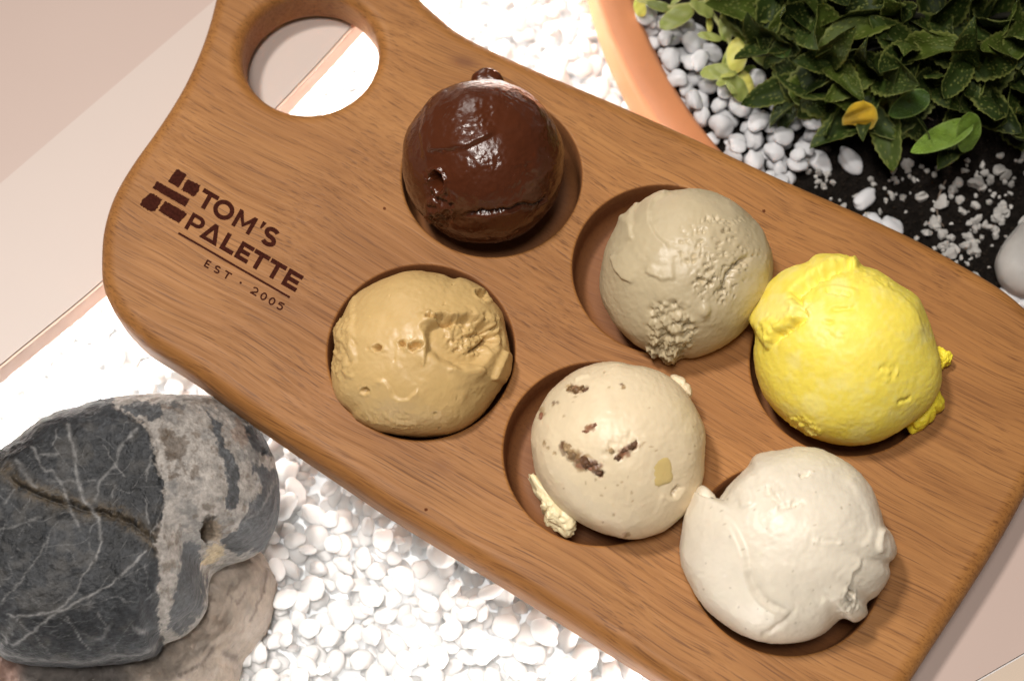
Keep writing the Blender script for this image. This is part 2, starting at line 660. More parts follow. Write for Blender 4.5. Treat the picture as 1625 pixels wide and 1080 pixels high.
def stroke(path, w):
    P = np.array(path, float)
    T = np.gradient(P, axis=0)
    T /= np.linalg.norm(T, axis=1)[:, None]
    N = np.stack([-T[:, 1], T[:, 0]], 1) * w / 2
    sheet([tuple(p) for p in P + N] + [tuple(p) for p in (P - N)[::-1]])


def letter_T(x0, x1, y0, h, w):
    m = (x0 + x1) / 2
    sheet([(x0, y0 + h), (x1, y0 + h), (x1, y0 + h - w), (m + w / 2, y0 + h - w), (m + w / 2, y0), (m - w / 2, y0), (m - w / 2, y0 + h - w), (x0, y0 + h - w)])


def letter_E(x0, x1, y0, h, w):
    c = y0 + h / 2
    sheet([(x0, y0), (x1, y0), (x1, y0 + w), (x0 + w, y0 + w), (x0 + w, c - w / 2), (x1 - 10 * h / 112, c - w / 2), (x1 - 10 * h / 112, c + w / 2), (x0 + w, c + w / 2), (x0 + w, y0 + h - w), (x1 - 2, y0 + h - w), (x1 - 2, y0 + h), (x0, y0 + h)])


def ellipse_ring(cx, cy, rx, ry, w):
    sheet(arc(cx, cy, rx, ry, 0, 350, 35), [arc(cx, cy, rx - w, ry - w, 0, 350, 35)])


def letter_S(cx, cy, w, h, sw):
    r = (h - sw) / 4
    a = w / 2 - sw / 2
    path = arc(cx, cy + r, a, r, 35, 200, 16) + arc(cx, cy + r, a, r, 215, 262, 5) + arc(cx, cy - r, a, r, 82, 35, 5) + arc(cx, cy - r, a, r, 20, -145, 16)
    stroke(path, sw)


# TOM'S
y0, h, w = 160, 115, 28
letter_T(-15, 94, y0, h, w)
ellipse_ring(155, y0 + h / 2, 66, 61, 28)
sheet([(240, y0), (240, y0 + h), (263, y0 + h), (303, y0 + 50), (343, y0 + h), (366, y0 + h), (366, y0), (341, y0), (341, y0 + 70), (304, y0 + 22), (302, y0 + 22), (265, y0 + 70), (265, y0)])
sheet([(398, y0 + h + 4), (424, y0 + h + 4), (412, y0 + h - 42), (400, y0 + h - 42)])
letter_S(484, y0 + h / 2, 100, 122, 28)
# PALETTE
y0, h = 0, 112
sheet([(0, 0), (0, h), (52, h)] + arc(58, h - 38, 42, 38, 85, -85, 16) + [(52, h - 76), (25, h - 76), (25, 0)],
      [[(25, h - 22), (52, h - 22)] + arc(55, h - 38, 19, 16, 80, -80, 10) + [(52, h - 54), (25, h - 54)]])
sheet([(104, 0), (152, h + 6), (178, h + 6), (226, 0)], [[(140, 22), (166, 80), (190, 22)]])
sheet([(246, 0), (336, 0), (336, 28), (274, 28), (274, h), (246, h)])
letter_E(350, 440, 0, h, 27)
letter_T(445, 550, 0, h, 28)
letter_T(560, 668, 0, h, 28)
letter_E(683, 785, 0, h, 27)
sheet([(-15, -50), (772, -50), (772, -37), (-15, -37)])
# EST . 2005
y0, h, w = -142, 48, 9.5
letter_E(219, 252, y0, h, w)
letter_S(303, y0 + h / 2, 40, h, w)
letter_T(350, 396, y0, h, w)
sheet(arc(467, -116, 7, 7, 0, 330, 11))
stroke(arc(567, y0 + h - 15, 16, 13, 165, 20, 8) + arc(567, y0 + h - 15, 16, 15, 0, -45, 4) + [(553, y0 + 8)] + [(551, y0 + 4.2), (590, y0 + 4.2)][0:0], w)
sheet([(546, y0), (590, y0), (590, y0 + w), (553, y0 + w), (546, y0 + w)])
ellipse_ring(631, y0 + h / 2, 20, 25, w)
ellipse_ring(690, y0 + h / 2, 20, 25, w)
stroke([(766, y0 + h - 4), (742, y0 + h - 4), (736, y0 + h - 6), (734, y0 + 29)] + arc(747, y0 + 17, 17, 14, 110, -140, 14), w)
lt = mesh_obj("burned_lettering", [(BW.inverted() @ Vector(v)) for v in LV], LF, m_burn, smooth=False)
lt.parent = board
LV, LF = [], []


def zraw(x, y):
    return at(200 + x / ZS, 240 + y / ZS, 0.0)


def rough_block(pts, jag):
    P = []
    for k in range(len(pts)):
        a, b = np.array(pts[k], float), np.array(pts[(k + 1) % len(pts)], float)
        n = max(2, int(np.linalg.norm(b - a) / 9))
        for i in range(n):
            P.append(tuple(a + (b - a) * i / n))
    sheet(P, frame=zraw, jag=jag)


rough_block([(257, 186), (306, 114), (322, 112), (372, 145), (320, 224)], 2.2)
rough_block([(337, 235), (381, 170), (457, 210), (440, 250), (412, 278)], 4.0)
rough_block([(162, 225), (190, 184), (389, 294), (362, 341)], 1.6)
rough_block([(84, 328), (108, 288), (152, 252), (221, 294), (177, 371), (150, 368)], 4.5)
rough_block([(196, 364), (240, 304), (374, 381), (345, 420), (325, 441)], 3.5)
em = mesh_obj("burned_emblem", [(BW.inverted() @ Vector(v)) for v in LV], LF, m_burn, smooth=False)
em.parent = board
# dark pin knots in the wood
LV, LF = [], []
for kx, ky, kr in ((610, 331, 2.4), (1212, 335, 2.7), (676, 808, 2.8)):
    sheet([(kx + kr * random.uniform(.75, 1.2) * math.cos(a), ky + kr * random.uniform(.75, 1.2) * math.sin(a)) for a in np.linspace(0, 6.28, 12)[:-1]], frame=lambda x, y: at(x, y, 0))
m_knot = plain_mat("wood_knot", (0.11, 0.036, 0.014), 0.9, 0.3, 2000, spec=0.05)
kn = mesh_obj("knots", [(BW.inverted() @ Vector(v)) for v in LV], LF, m_knot, smooth=False)
kn.parent = board

# ------------------------------------------------------------------ ice cream
def blur2(a, k):
    for _ in range(k):
        a = (a * 2 + np.roll(a, 1, 0) + np.roll(a, -1, 0)) / 4
        a = (a * 2 + np.roll(a, 1, 1) + np.roll(a, -1, 1)) / 4
    return a


class Scoop:
    def __init__(s, cx, cy, zc, R, outline=None, N=250, rz=1.0, amax=2.55, seed=0, rim=5.0, lumpy=1.0):
        s.c = np.array(at(cx, cy, zc)); s.cx, s.cy, s.seed = cx, cy, seed
        g = np.linspace(-1, 1, N)
        a, b = np.meshgrid(g, g)
        big = np.abs(a) > np.abs(b)
        with np.errstate(divide='ignore', invalid='ignore'):
            rho = np.where(big, np.abs(a), np.abs(b))
            phi = np.where(big, (math.pi / 4) * (b / a), math.pi / 2 - (math.pi / 4) * (a / b))
            phi = np.where(big & (a < 0), phi + math.pi, phi)
            phi = np.where(~big & (b < 0), phi + math.pi, phi)
        phi = np.nan_to_num(phi)
        al = rho * amax
        # dense mapping axis leans towards the viewer by half the camera tilt
        d = np.stack([np.sin(al) * np.cos(phi), np.sin(al) * np.sin(phi), np.cos(al)], -1)
        s.N = N
        scale = np.array([R, R, R * rz])
        s.P = s.c + d * scale
        n = d / scale
        s.n = n / np.linalg.norm(n, axis=-1, keepdims=True)
        if outline is not None:
            o = catmull(outline, 6)
            oa = np.arctan2(o[:, 1] - cy, o[:, 0] - cx)
            orr = np.hypot(o[:, 0] - cx, o[:, 1] - cy)
            k = np.argsort(oa)
            oa, orr = oa[k], orr[k]
            oa = np.concatenate([oa - 2 * math.pi, oa, oa + 2 * math.pi]); orr = np.tile(orr, 3)
            u, v = project(s.P)
            th = np.arctan2(v - cy, u - cx)
            Rpx = R / PX * DIST / (DIST - zc * CT)
            f = np.interp(th, oa, orr) / Rpx
            rw = np.clip(np.hypot(u - cx, v - cy) / Rpx, 0, 1) ** rim
            k = (1 + (f - 1) * rw)[..., None]
            rel = s.P - s.c
            # stretch in the viewing plane only
            s.P = s.c + rel * np.concatenate([k, k, np.ones_like(k)], -1)
        s.u, s.v = project(s.P)
        V = np.array(CAM) - s.P
        V /= np.linalg.norm(V, axis=-1, keepdims=True)
        s.face = np.clip((s.n * V).sum(-1), -1, 1)
        s.vis = sstep(-0.05, 0.15, s.face)
        s.d = np.zeros(s.u.shape)
        s.q = np.stack([s.u, s.v, s.P[..., 2] / PX], -1)
        s.d += 6 * PX * fbm(s.q / 75, 2, seed) * 0.55 + lumpy * 2.0 * PX * fbm(s.q / 22, 4, seed + 5, .55) + 0.7 * PX * fbm(s.q / 6.5, 3, seed + 8)

    def warp(s, amp, freq):
        return s.u + amp * fbm(s.q * freq, 3, s.seed + 70), s.v + amp * fbm(s.q * freq, 3, s.seed + 90)

    def fold(s, pts, h, w, soft=3.0, warp=3.0, ends=0.12):
        u, v = s.warp(warp, 1 / 14)
        if len(pts) > 2: pts = catmull(pts, 4, closed=False)
        d, sd, t = poly_dist(u, v, pts)
        x = d * sd
        e = sstep(0, ends, t) * sstep(1, 1 - ends, t) if ends else 1
        f = e * 1.3 * h * PX * sstep(-soft, soft, x) * np.exp(-np.maximum(x, 0) / w)
        near = np.exp(-np.maximum(d - 1.5 * soft, 0) / 5.0)
        s.d += s.vis * (f * near + blur2(f, 5) * (1 - near))

    def crack(s, pts, depth, w, warp=3.0, ends=0.15):
        u, v = s.warp(warp, 1 / 9)
        if len(pts) > 2: pts = catmull(pts, 4, closed=False)
        d, sd, t = poly_dist(u, v, pts)
        e = sstep(0, ends, t) * sstep(1, 1 - ends, t)
        s.d -= s.vis * e * 1.6 * depth * PX * np.exp(-(d / w) ** 2)

    def pit(s, x, y, rx, ry, ang, depth, rim=0.15, warp=0.35, edge=0.55):
        a = math.radians(ang)
        du, dv = s.u - x, s.v - y
        p, q = (du * math.cos(a) + dv * math.sin(a)) / rx, (-du * math.sin(a) + dv * math.cos(a)) / ry
        e = np.hypot(p, q) + warp * fbm(s.q / (0.8 * min(rx, ry) + 2), 3, s.seed + 130)
        depth = depth * 1.6 if depth > 2 else depth
        s.d -= s.vis * depth * PX * sstep(1.0, edge, e)
        s.d += s.vis * depth * rim * PX * np.exp(-((e - 1.15) / 0.18) ** 2)
        return sstep(1.05, 0.8, e) * s.vis

    def lump(s, x, y, rx, ry, ang, h, warp=0.3):
        s.pit(x, y, rx, ry, ang, -h, 0, warp, 0.1)

    def rough(s, x, y, rx, ry, ang, amp, wl, holes=0.0, hw=6.0):
        a = math.radians(ang)
        du, dv = s.u - x, s.v - y
        p, q = (du * math.cos(a) + dv * math.sin(a)) / rx, (-du * math.sin(a) + dv * math.cos(a)) / ry
        m = sstep(1.05, 0.7, np.hypot(p, q) + 0.3 * fbm(s.q / 25, 3, s.seed + 160)) * s.vis
        s.d += m * amp * PX * fbm(s.q / wl, 4, s.seed + 170, 0.6)
        if holes:
            c = fbm(s.q / hw, 2, s.seed + 180)
            s.d -= m * holes * PX * sstep(0.26, 0.46, c)
        return m

    def build(s, name, mat, col, label, colmods=(), zmin=-0.0164, blob=0.05):
        P = s.P + s.n * s.d[..., None]
        P[..., 2] = np.maximum(P[..., 2], zmin + 0.0001 * fbm(s.q / 9, 2, 3))
        C = np.ones(P.shape) * np.array(col)
        C *= (1 + blob * fbm(s.q / 40, 3, s.seed + 200) + 0.03 * fbm(s.q / 6, 3, s.seed + 210))[..., None]
        for m, cc in colmods:
            C = C * (1 - m[..., None]) + np.array(cc) * m[..., None]
        N = s.N
        i = np.arange(N * N).reshape(N, N)
        F = np.stack([i[:-1, :-1], i[:-1, 1:], i[1:, 1:], i[1:, :-1]], -1).reshape(-1, 4)
        org = s.c.copy(); org[2] = zmin
        o = mesh_obj(name, P.reshape(-1, 3) - org, F, mat, None, True, np.clip(C, 0, 1).reshape(-1, 3))
        o.location = org
        tag(o, label, "ice cream")
        bpy.context.view_layer.update()
        s.o = o
        return o


def blob_part(name, parent, mat, px_outline, z, thick, col, seed=0, rough=0.18, n=40, lift=0.0):
    """a torn lump of ice cream: closed rock-like mesh over a traced outline"""
    o = np.array(px_outline, float)
    c = o.mean(0)
    W = np.array([at(x, y, z)[:2] for x, y in o])
    cw = np.array(at(c[0], c[1], z))
    rel = W - cw[:2]
    an = np.arctan2(rel[:, 1], rel[:, 0]); rr = np.hypot(rel[:, 0], rel[:, 1])
    k = np.argsort(an); an, rr = an[k], rr[k]
    an = np.concatenate([an - 2 * math.pi, an, an + 2 * math.pi]); rr = np.tile(rr, 3)
    ph = np.linspace(0, 2 * math.pi, 2 * n, endpoint=False)
    la = np.linspace(-math.pi / 2, math.pi / 2, n)
    PH, LA = np.meshgrid(ph, la)
    R = np.interp((PH + math.pi) % (2 * math.pi) - math.pi, an, rr)
    cl = np.cos(LA) ** 0.75
    X = np.stack([R * cl * np.cos(PH), R * cl * np.sin(PH), thick / 2 * np.sin(LA)], -1)
    s = rr.mean()
    d = fbm(X / s * 1.6 + seed * 7.7, 4, seed, 0.6) * rough
    X = X * (1 + d[..., None])
    X[..., 2] += thick / 2
    i = np.arange(n * 2 * n).reshape(n, 2 * n)
    j = np.roll(i, -1, 1)
    F = np.stack([i[:-1], j[:-1], j[1:], i[1:]], -1).reshape(-1, 4)
    C = np.ones((n * 2 * n, 3)) * np.array(col)
    base = np.array([cw[0], cw[1], z - thick / 2 + lift])
    ob = mesh_obj(name, X.reshape(-1, 3) + base - np.array(parent.location), F, mat, None, True, C)
    ob.parent = parent
    return ob


def zmap(x0, y0, sc):
    return lambda *pts: [(x0 + a / sc, y0 + b / sc) for a, b in pts]


m_choc = tint_mat("glossy_chocolate", 0.22, 0.0, (0.002, 0.001, 0.0005), (600, 0.30, 0.0004), 0.5, 0.0, grain=0.8)
m_ice = tint_mat("soft_ice_cream", 0.42, 0.08, (0.0030, 0.0018, 0.001), (800, 0.18, 0.0005), 0.5, grain=1.0)
m_sorbet = tint_mat("dense_sorbet", 0.52, 0.12, (0.0035, 0.0022, 0.0006), (800, 0.20, 0.0005), 0.4, grain=1.0)

# 1 dark chocolate
z = zmap(600, 80, 3.178)
C_CH = (0.066, 0.017, 0.006)
s = Scoop(767, 256.5, 0.012, 134 * PX * 0.982, outline=None, seed=1, lumpy=0.8)
s.pit(694, 288, 11, 17, -10, 30, 0.12, 0.25, 0.5)
s.lump(*z((305, 800))[0], 22, 26, 20, 5)
s.rough(*z((310, 790))[0], 28, 38, 0, 11, 10)
s.rough(694, 288, 26, 30, 0, 5, 8)
s.fold(z((600, 415), (440, 490), (330, 515), (235, 515)), 6, 26, 2.5, 3)
s.crack(z((250, 515), (340, 505), (440, 490)), 4, 3.0)
s.crack(z((420, 830), (520, 822), (640, 805), (720, 775), (800, 775), (875, 715)), 6.5, 3.2, 4)
s.fold(z((875, 735), (800, 785), (720, 785), (640, 815)), 4, 20, 3, 3)
s.fold(z((230, 560), (215, 420), (250, 260), (360, 180)), 3.0, 16, 4, 5)
for zx, zy, r in ((575, 560, 24), (520, 400, 22), (440, 385, 14), (360, 340, 20), (700, 690, 13), (450, 650, 22), (650, 240, 12), (720, 590, 20), (560, 330, 18)):
    s.rough(*z((zx, zy))[0], r, r, 0, 2.2, 3.6)
o = s.build("ice_cream_scoop", m_choc, C_CH, "glossy dark chocolate ice cream scoop in the well nearest the hand hole")
blob_part("nub", o, m_choc, [(748, 124), (757, 115), (774, 111), (789, 116), (799, 127), (795, 140), (770, 144), (750, 136)], 0.004, 0.008, C_CH, 3, 0.1)

# 2 coffee / caramel, low and filling its well
z = zmap(500, 400, 3.376)
out = z((300, 170), (450, 110), (560, 97), (680, 112), (740, 140), (800, 132), (900, 180), (955, 250), (1000, 320), (1015, 400), (1035, 520), (1035, 640), (990, 720), (960, 770), (900, 860),
        (830, 930), (740, 980), (620, 997), (500, 990), (340, 965), (230, 905), (190, 850), (120, 780), (92, 690), (95, 590), (115, 500), (108, 410), (150, 360), (180, 290), (220, 220))
s = Scoop(667, 562, 0.003, 0.0322, outline=out, rz=0.84, seed=12, rim=3.5, lumpy=0.5)
s.pit(*z((335, 515))[0], 8.5, 6.5, 10, 15, 0.1, 0.5)
s.pit(*z((470, 490))[0], 7, 6, 20, 13, 0.1, 0.5)
s.pit(*z((535, 505))[0], 13, 6.5, -15, 12, 0.15, 0.6)
s.pit(*z((790, 470))[0], 62, 44, 5, 11, 0.06, 0.25, 0.75)
s.pit(*z((690, 350))[0], 27, 8, 5, 13, 0.1, 0.6)
s.rough(*z((850, 430))[0], 52, 42, 20, 7, 12, 5, 5)
s.crack(z((850, 520), (920, 490), (990, 430)), 8, 3.2, 5)
s.crack(z((800, 440), (880, 430), (1000, 390)), 6, 3, 5)
s.fold(z((600, 290), (630, 355), (570, 400), (600, 450), (590, 540), (580, 620)), 5, 22, 2.0, 5)
s.fold(z((700, 630), (790, 600), (880, 610), (930, 650)), 6, 30, 2.0, 2)
s.fold(z((310, 690), (380, 690), (420, 770), (490, 785), (560, 720)), 4, 16, 2, 4)
s.fold(z((220, 180), (200, 420), (215, 600), (170, 720)), 3.5, 24, 4, 6)
s.pit(*z((270, 740))[0], 8, 6, 0, 6)
s.rough(*z((150, 500))[0], 22, 70, 0, 5, 9)
s.rough(*z((400, 900))[0], 60, 18, 10, 3, 12)
s.pit(*z((900, 230))[0], 13, 8, 35, 9)
s.fold(z((950, 690), (980, 600), (1010, 520)), 8, 12, 3, 3)
for k in range(16):
    a = random.uniform(0, 6.28); r = 125 * random.random() ** .5
    s.pit(667 + r * math.cos(a), 562 + r * math.sin(a), 1.6, 1.6, 0, 3)
C_CO = (0.54, 0.365, 0.150)
s.build("ice_cream_scoop", m_ice, C_CO, "caramel brown ice cream scoop with torn holes, low in its well beside the brand")

# 3 olive beige
z = zmap(890, 270, 3.272)
out = z((230, 400), (290, 280), (305, 235), (350, 225), (420, 160), (520, 110), (640, 95), (760, 100), (880, 150), (980, 230), (1050, 320), (1095, 430), (1100, 540), (1080, 660), (1000, 780), (920, 870), (800, 940),
        (700, 975), (620, 975), (590, 1005), (550, 1022), (500, 975), (430, 935), (350, 890), (280, 820), (235, 740), (205, 640), (203, 520))
s = Scoop(1088.5, 434, 0.012, 137 * PX * 0.982, outline=out, seed=23, lumpy=0.45)
m1 = s.rough(*z((820, 420))[0], 66, 60, 30, 1.8, 15, 6.5, 4.6)
s.rough(*z((780, 620))[0], 45, 25, 20, 3, 10, 6, 5)
s.crack(z((1000, 440), (920, 490), (870, 550), (850, 620), (800, 650)), 6, 4, 3)
s.pit(*z((780, 590))[0], 5, 4, 0, 7)
s.pit(*z((860, 625))[0], 4, 3, 0, 6)
s.pit(*z((730, 570))[0], 7, 5, 0, 6)
s.rough(*z((570, 800))[0], 44, 50, 0, 11, 12, 5, 7)
s.rough(*z((545, 940))[0], 34, 28, 0, 15, 10, 5, 6)
s.lump(*z((745, 730))[0], 14, 18, 20, 6)
s.fold(z((580, 110), (490, 160), (460, 250), (500, 340), (580, 410)), 4, 26, 2.2, 2)
s.fold(z((420, 170), (365, 250), (375, 370)), 4.5, 22, 2.0, 2)
s.fold(z((600, 565), (520, 565), (430, 520)), 4.5, 24, 2.0, 3)
s.fold(z((380, 590), (290, 530), (250, 430)), 4.5, 24, 2.0, 2)
s.fold(z((1030, 240), (1080, 400), (1070, 560)), 2, 25, 5, 3)
C_OL = (0.48, 0.395, 0.25)
s.build("ice_cream_scoop", m_ice, C_OL, "olive beige ice cream scoop with a pitted patch, touching the yellow scoop")

# 4 cream with raisins
z = zmap(780, 550, 3.273)
out = z((215, 520), (220, 420), (260, 320), (330, 220), (420, 140), (520, 100), (640, 84), (720, 103), (800, 115), (880, 150), (950, 195), (1010, 265), (1055, 345), (1088, 440), (1097, 560), (1090, 660),
        (1050, 780), (980, 870), (880, 950), (780, 983), (690, 983), (580, 950), (470, 900), (380, 840), (300, 760), (240, 660))
s = Scoop(980.5, 713.5, 0.012, 135.5 * PX * 0.982, outline=out, seed=34, rim=9.0, lumpy=0.35)
mods = []
DK, RD, TN = (0.12, 0.052, 0.020), (0.26, 0.11, 0.055), (0.36, 0.24, 0.115)


def chunk(pts, r, cols, depth=2.0, n=9):
    P = np.array(pts, float)
    r *= 1.3
    for k in range(n):
        t = random.random() * (len(P) - 1)
        i = int(t); p = P[i] + (P[i + 1] - P[i]) * (t - i)
        m = s.pit(p[0] + random.uniform(-r, r) * .5, p[1] + random.uniform(-r, r) * .5, r * random.uniform(.5, .9), r * random.uniform(.4, .8), random.uniform(0, 180), random.uniform(-3.0, depth + 1.0), 0.08, 0.6, 0.35)
        mods.append((np.clip(m * random.uniform(.5, .85), 0, 1), random.choice(cols)))


chunk(z((360, 500), (400, 545)), 8, [TN, TN, DK], 1, 6)
chunk(z((390, 540), (460, 600), (500, 610)), 11, [TN, DK, (0.22, 0.13, 0.06)], 2, 14)
chunk(z((480, 600), (530, 630), (565, 655)), 8, [DK, RD, DK], 3, 12)
chunk(z((400, 210), (440, 225), (495, 230)), 7, [DK, TN, RD], 2, 10)
chunk(z((475, 435), (515, 430), (545, 402)), 5, [RD, TN], 1, 8)
chunk(z((640, 585), (690, 550), (740, 510)), 7, [DK, RD, DK], 2.5, 11)
chunk(z((740, 530), (790, 500)), 4, [RD, TN], 1, 4)
chunk(z((250, 330), (255, 380)), 5, [RD, TN], 1, 5)
chunk(z((300, 300), (340, 290)), 3, [TN, DK], 1, 3)
chunk(z((680, 210), (690, 205)), 4, [TN, DK], 1, 3)
chunk(z((620, 540), (630, 530)), 4, [TN], 1, 3)
chunk(z((270, 500), (330, 545)), 4, [TN], 1, 4)
chunk(z((680, 970), (715, 970)), 4, [TN, RD], 1, 4)
for k in range(30):
    a = random.uniform(0, 6.28); r = 125 * random.random() ** .5
    m = s.pit(980 + r * math.cos(a), 712 + r * math.sin(a), random.uniform(1.4, 2.6), 1.6, random.uniform(0, 180), 0.8)
    mods.append((m * 0.7, TN))
# yellow fruit cube set in the surface
uu, vv = s.warp(7.0, 1 / 13)
xx, yy = z((892, 648))[0]
e = ((np.abs((uu - xx) + 0.05 * (vv - yy)) / 19) ** 5 + (np.abs((vv - yy) - 0.05 * (uu - xx)) / 23) ** 5) ** 0.2
mf = sstep(1.08, 0.78, e) * s.vis

s.crack(z((985, 720), (950, 755), (945, 780)), 5, 2.5, 2)
s.fold(z((870, 770), (950, 785), (1010, 720)), 2.5, 14, 2, 2)
s.fold(z((520, 150), (460, 170), (430, 190)), 2.5, 12, 2, 2)
s.rough(*z((690, 500))[0], 40, 18, -25, 3.5, 8)
C_CR = (0.71, 0.585, 0.395)
o = s.build("ice_cream_scoop", m_ice, C_CR, "cream coloured ice cream scoop studded with brown raisins and a yellow fruit cube", mods)
CRS = s


def inlay(name, px, py, rx, ry, ang, th, lift, mat, col, seed, p=2.0, rough=0.25):
    """a piece half buried in the cream scoop: superellipsoid in the tangent frame of the surface"""
    k = np.argmin((CRS.u - px) ** 2 + (CRS.v - py) ** 2 + (CRS.face < .2) * 1e6)
    i0, j0 = divmod(int(k), CRS.N)
    pos = CRS.P[i0, j0] + CRS.n[i0, j0] * CRS.d[i0, j0]
    nn = Vector(CRS.n[i0, j0])
    ex = Vector((math.cos(-math.radians(ang)), math.sin(-math.radians(ang)), 0))
    ex = (ex - nn * ex.dot(nn)).normalized()
    ey = nn.cross(ex)
    D = IV2_ / (np.sum(np.abs(IV2_) ** p, 1) ** (1 / p))[:, None]
    D = D * (1 + rough * fbm(D * 1.7 + seed * 3.3, 3, seed))[:, None]
    X = D * np.array((rx * PX, ry * PX, th * PX))
    W = X[:, :1] * np.array(ex) + X[:, 1:2] * np.array(ey) + X[:, 2:] * np.array(nn) + pos + np.array(nn) * (lift - th) * PX
    ob = mesh_obj(name, W - np.array(o.location), IF2_, mat, None, True, np.ones((len(W), 3)) * np.array(col))
    ob.parent = o


_b = bmesh.new(); bmesh.ops.create_icosphere(_b, subdivisions=4, radius=1.0)
IV2_ = np.array([v.co[:] for v in _b.verts]); IF2_ = np.array([[v.index for v in f.verts] for f in _b.faces]); _b.free()
m_raisin = tint_mat("soaked_raisin", 0.5, bump=(700, 0.5, 0.0008), spec=0.4, vary=0.4)
for q, (zx, zy, rx, ry, an, cc) in enumerate(((395, 530, 9, 6, 40, TN), (425, 570, 12, 8, 45, (0.20, 0.12, 0.055)), (455, 600, 10, 9, 10, (0.22, 0.13, 0.06)), (490, 600, 9, 6, 60, DK), (510, 630, 9, 6, 30, RD), (550, 650, 9, 5.5, 25, DK), (530, 605, 6, 4, 0, DK),
                                              (415, 215, 8, 5, 20, (0.2, 0.11, 0.04)), (450, 228, 9, 5.5, -5, (0.22, 0.12, 0.05)), (488, 225, 6, 5, 0, DK), (490, 435, 8, 4, -10, RD), (535, 408, 6, 4, -40, RD), (650, 578, 6, 5, 0, DK), (690, 545, 7, 5, -30, DK), (728, 520, 10, 5.5, -50, DK),
                                              (752, 505, 6, 3.5, -30, RD), (620, 540, 4, 4, 0, TN), (685, 208, 4, 3.5, 0, TN), (252, 355, 4, 8, 10, RD))):
    inlay("raisin", *z((zx, zy))[0], rx, ry, an, 5, 1.3, m_raisin, cc, 400 + q, 2.0, 0.55)
inlay("fruit_cube", *z((892, 648))[0], 19, 22, -10, 10, 1.2, m_ice, (0.60, 0.45, 0.18), 444, 4.0, 0.08)
blob_part("torn_flap", o, m_ice, z((192, 662), (215, 650), (250, 700), (300, 770), (355, 820), (410, 870), (447, 925), (430, 960), (395, 988), (360, 960), (340, 935), (290, 915), (285, 860), (255, 805), (225, 740)), 0.002, 0.011, (0.76, 0.65, 0.40), 5, 0.42, 60)
blob_part("nub", o, m_ice, z((930, 150), (970, 152), (1010, 195), (1042, 240), (1035, 262), (1005, 250), (965, 215)), 0.016, 0.007, C_CR, 9, 0.15)

# 5 yellow sorbet
z = zmap(1160, 380, 3.0)
out = z((115, 560), (125, 460), (105, 390), (150, 290), (230, 190), (300, 145), (370, 130), (420, 97), (500, 112), (560, 135), (590, 100), (620, 135), (700, 165), (800, 230), (880, 285), (930, 400), (970, 520), (990, 600),
        (985, 690), (940, 780), (870, 850), (760, 930), (640, 975), (520, 978), (400, 940), (300, 880), (200, 790), (140, 690))
s = Scoop(1341, 560, 0.012, 145 * PX * 0.982, outline=out, seed=45, lumpy=0.35)
s.fold(z((640, 120), (560, 140), (480, 155), (400, 190), (310, 265), (345, 330), (330, 390), (250, 440), (190, 520), (150, 530)), 13, 60, 1.8, 4)
s.crack(z((560, 145), (480, 160), (400, 195), (318, 270), (352, 335), (340, 390), (262, 440), (200, 515)), 6, 4, 6)
s.rough(*z((400, 210))[0], 34, 14, -35, 5, 8)
s.rough(*z((330, 340))[0], 22, 34, 20, 7, 9)
s.pit(*z((345, 360))[0], 11, 10, 0, 8)
s.rough(*z((230, 430))[0], 26, 22, 0, 7, 9)
s.crack(z((445, 240), (510, 250), (580, 265)), 6, 2.6, 3)
s.fold(z((390, 270), (440, 225), (530, 225), (620, 250)), 3, 20, 2.5, 3)
s.crack(z((470, 330), (600, 325)), 2.5, 2.5, 4)
s.crack(z((430, 385), (490, 400)), 2.5, 2.5, 4)
s.rough(*z((470, 450))[0], 45, 12, 5, 3.0, 7)
s.rough(*z((750, 630))[0], 20, 16, 20, 6, 8)
s.crack(z((790, 780), (860, 750)), 3, 2.5, 3)
s.rough(*z((350, 880))[0], 38, 14, 25, 7, 8)
s.rough(*z((600, 180))[0], 70, 18, 10, 3, 10)
s.fold(z((630, 160), (780, 240), (870, 330), (920, 460)), 2.5, 30, 4, 4)
C_YE = (0.83, 0.68, 0.095)
fr = 0.55 * sstep(-0.05, 0.45, fbm(s.q / 38, 4, 900)) + 0.3 * sstep(0.0, 0.4, fbm(s.q / 9, 3, 910))
o = s.build("ice_cream_scoop", m_sorbet, C_YE, "bright yellow sorbet scoop with crumbs spilling onto the board", [(np.clip(fr, 0, .7), (0.84, 0.74, 0.25))])
C_Y2 = (0.84, 0.68, 0.045)
blob_part("crumb", o, m_sorbet, z((965, 540), (985, 515), (1020, 540), (1055, 560), (1050, 590), (1020, 600), (1000, 617), (985, 590)), 0.004, 0.008, C_Y2, 2, 0.3)
blob_part("crumb", o, m_sorbet, z((840, 870), (870, 830), (920, 770), (950, 715), (985, 705), (1000, 750), (1017, 780), (1005, 815), (970, 825), (940, 870), (915, 900), (870, 910)), 0.003, 0.011, C_Y2, 4, 0.25)
blob_part("crumb", o, m_sorbet, z((950, 640), (985, 620), (998, 650), (985, 690), (960, 700)), 0.002, 0.008, C_Y2, 6, 0.2)
blob_part("nub", o, m_sorbet, z((100, 395), (110, 350), (150, 300), (165, 330), (140, 390), (125, 405)), 0.012, 0.008, C_Y2, 8, 0.2)

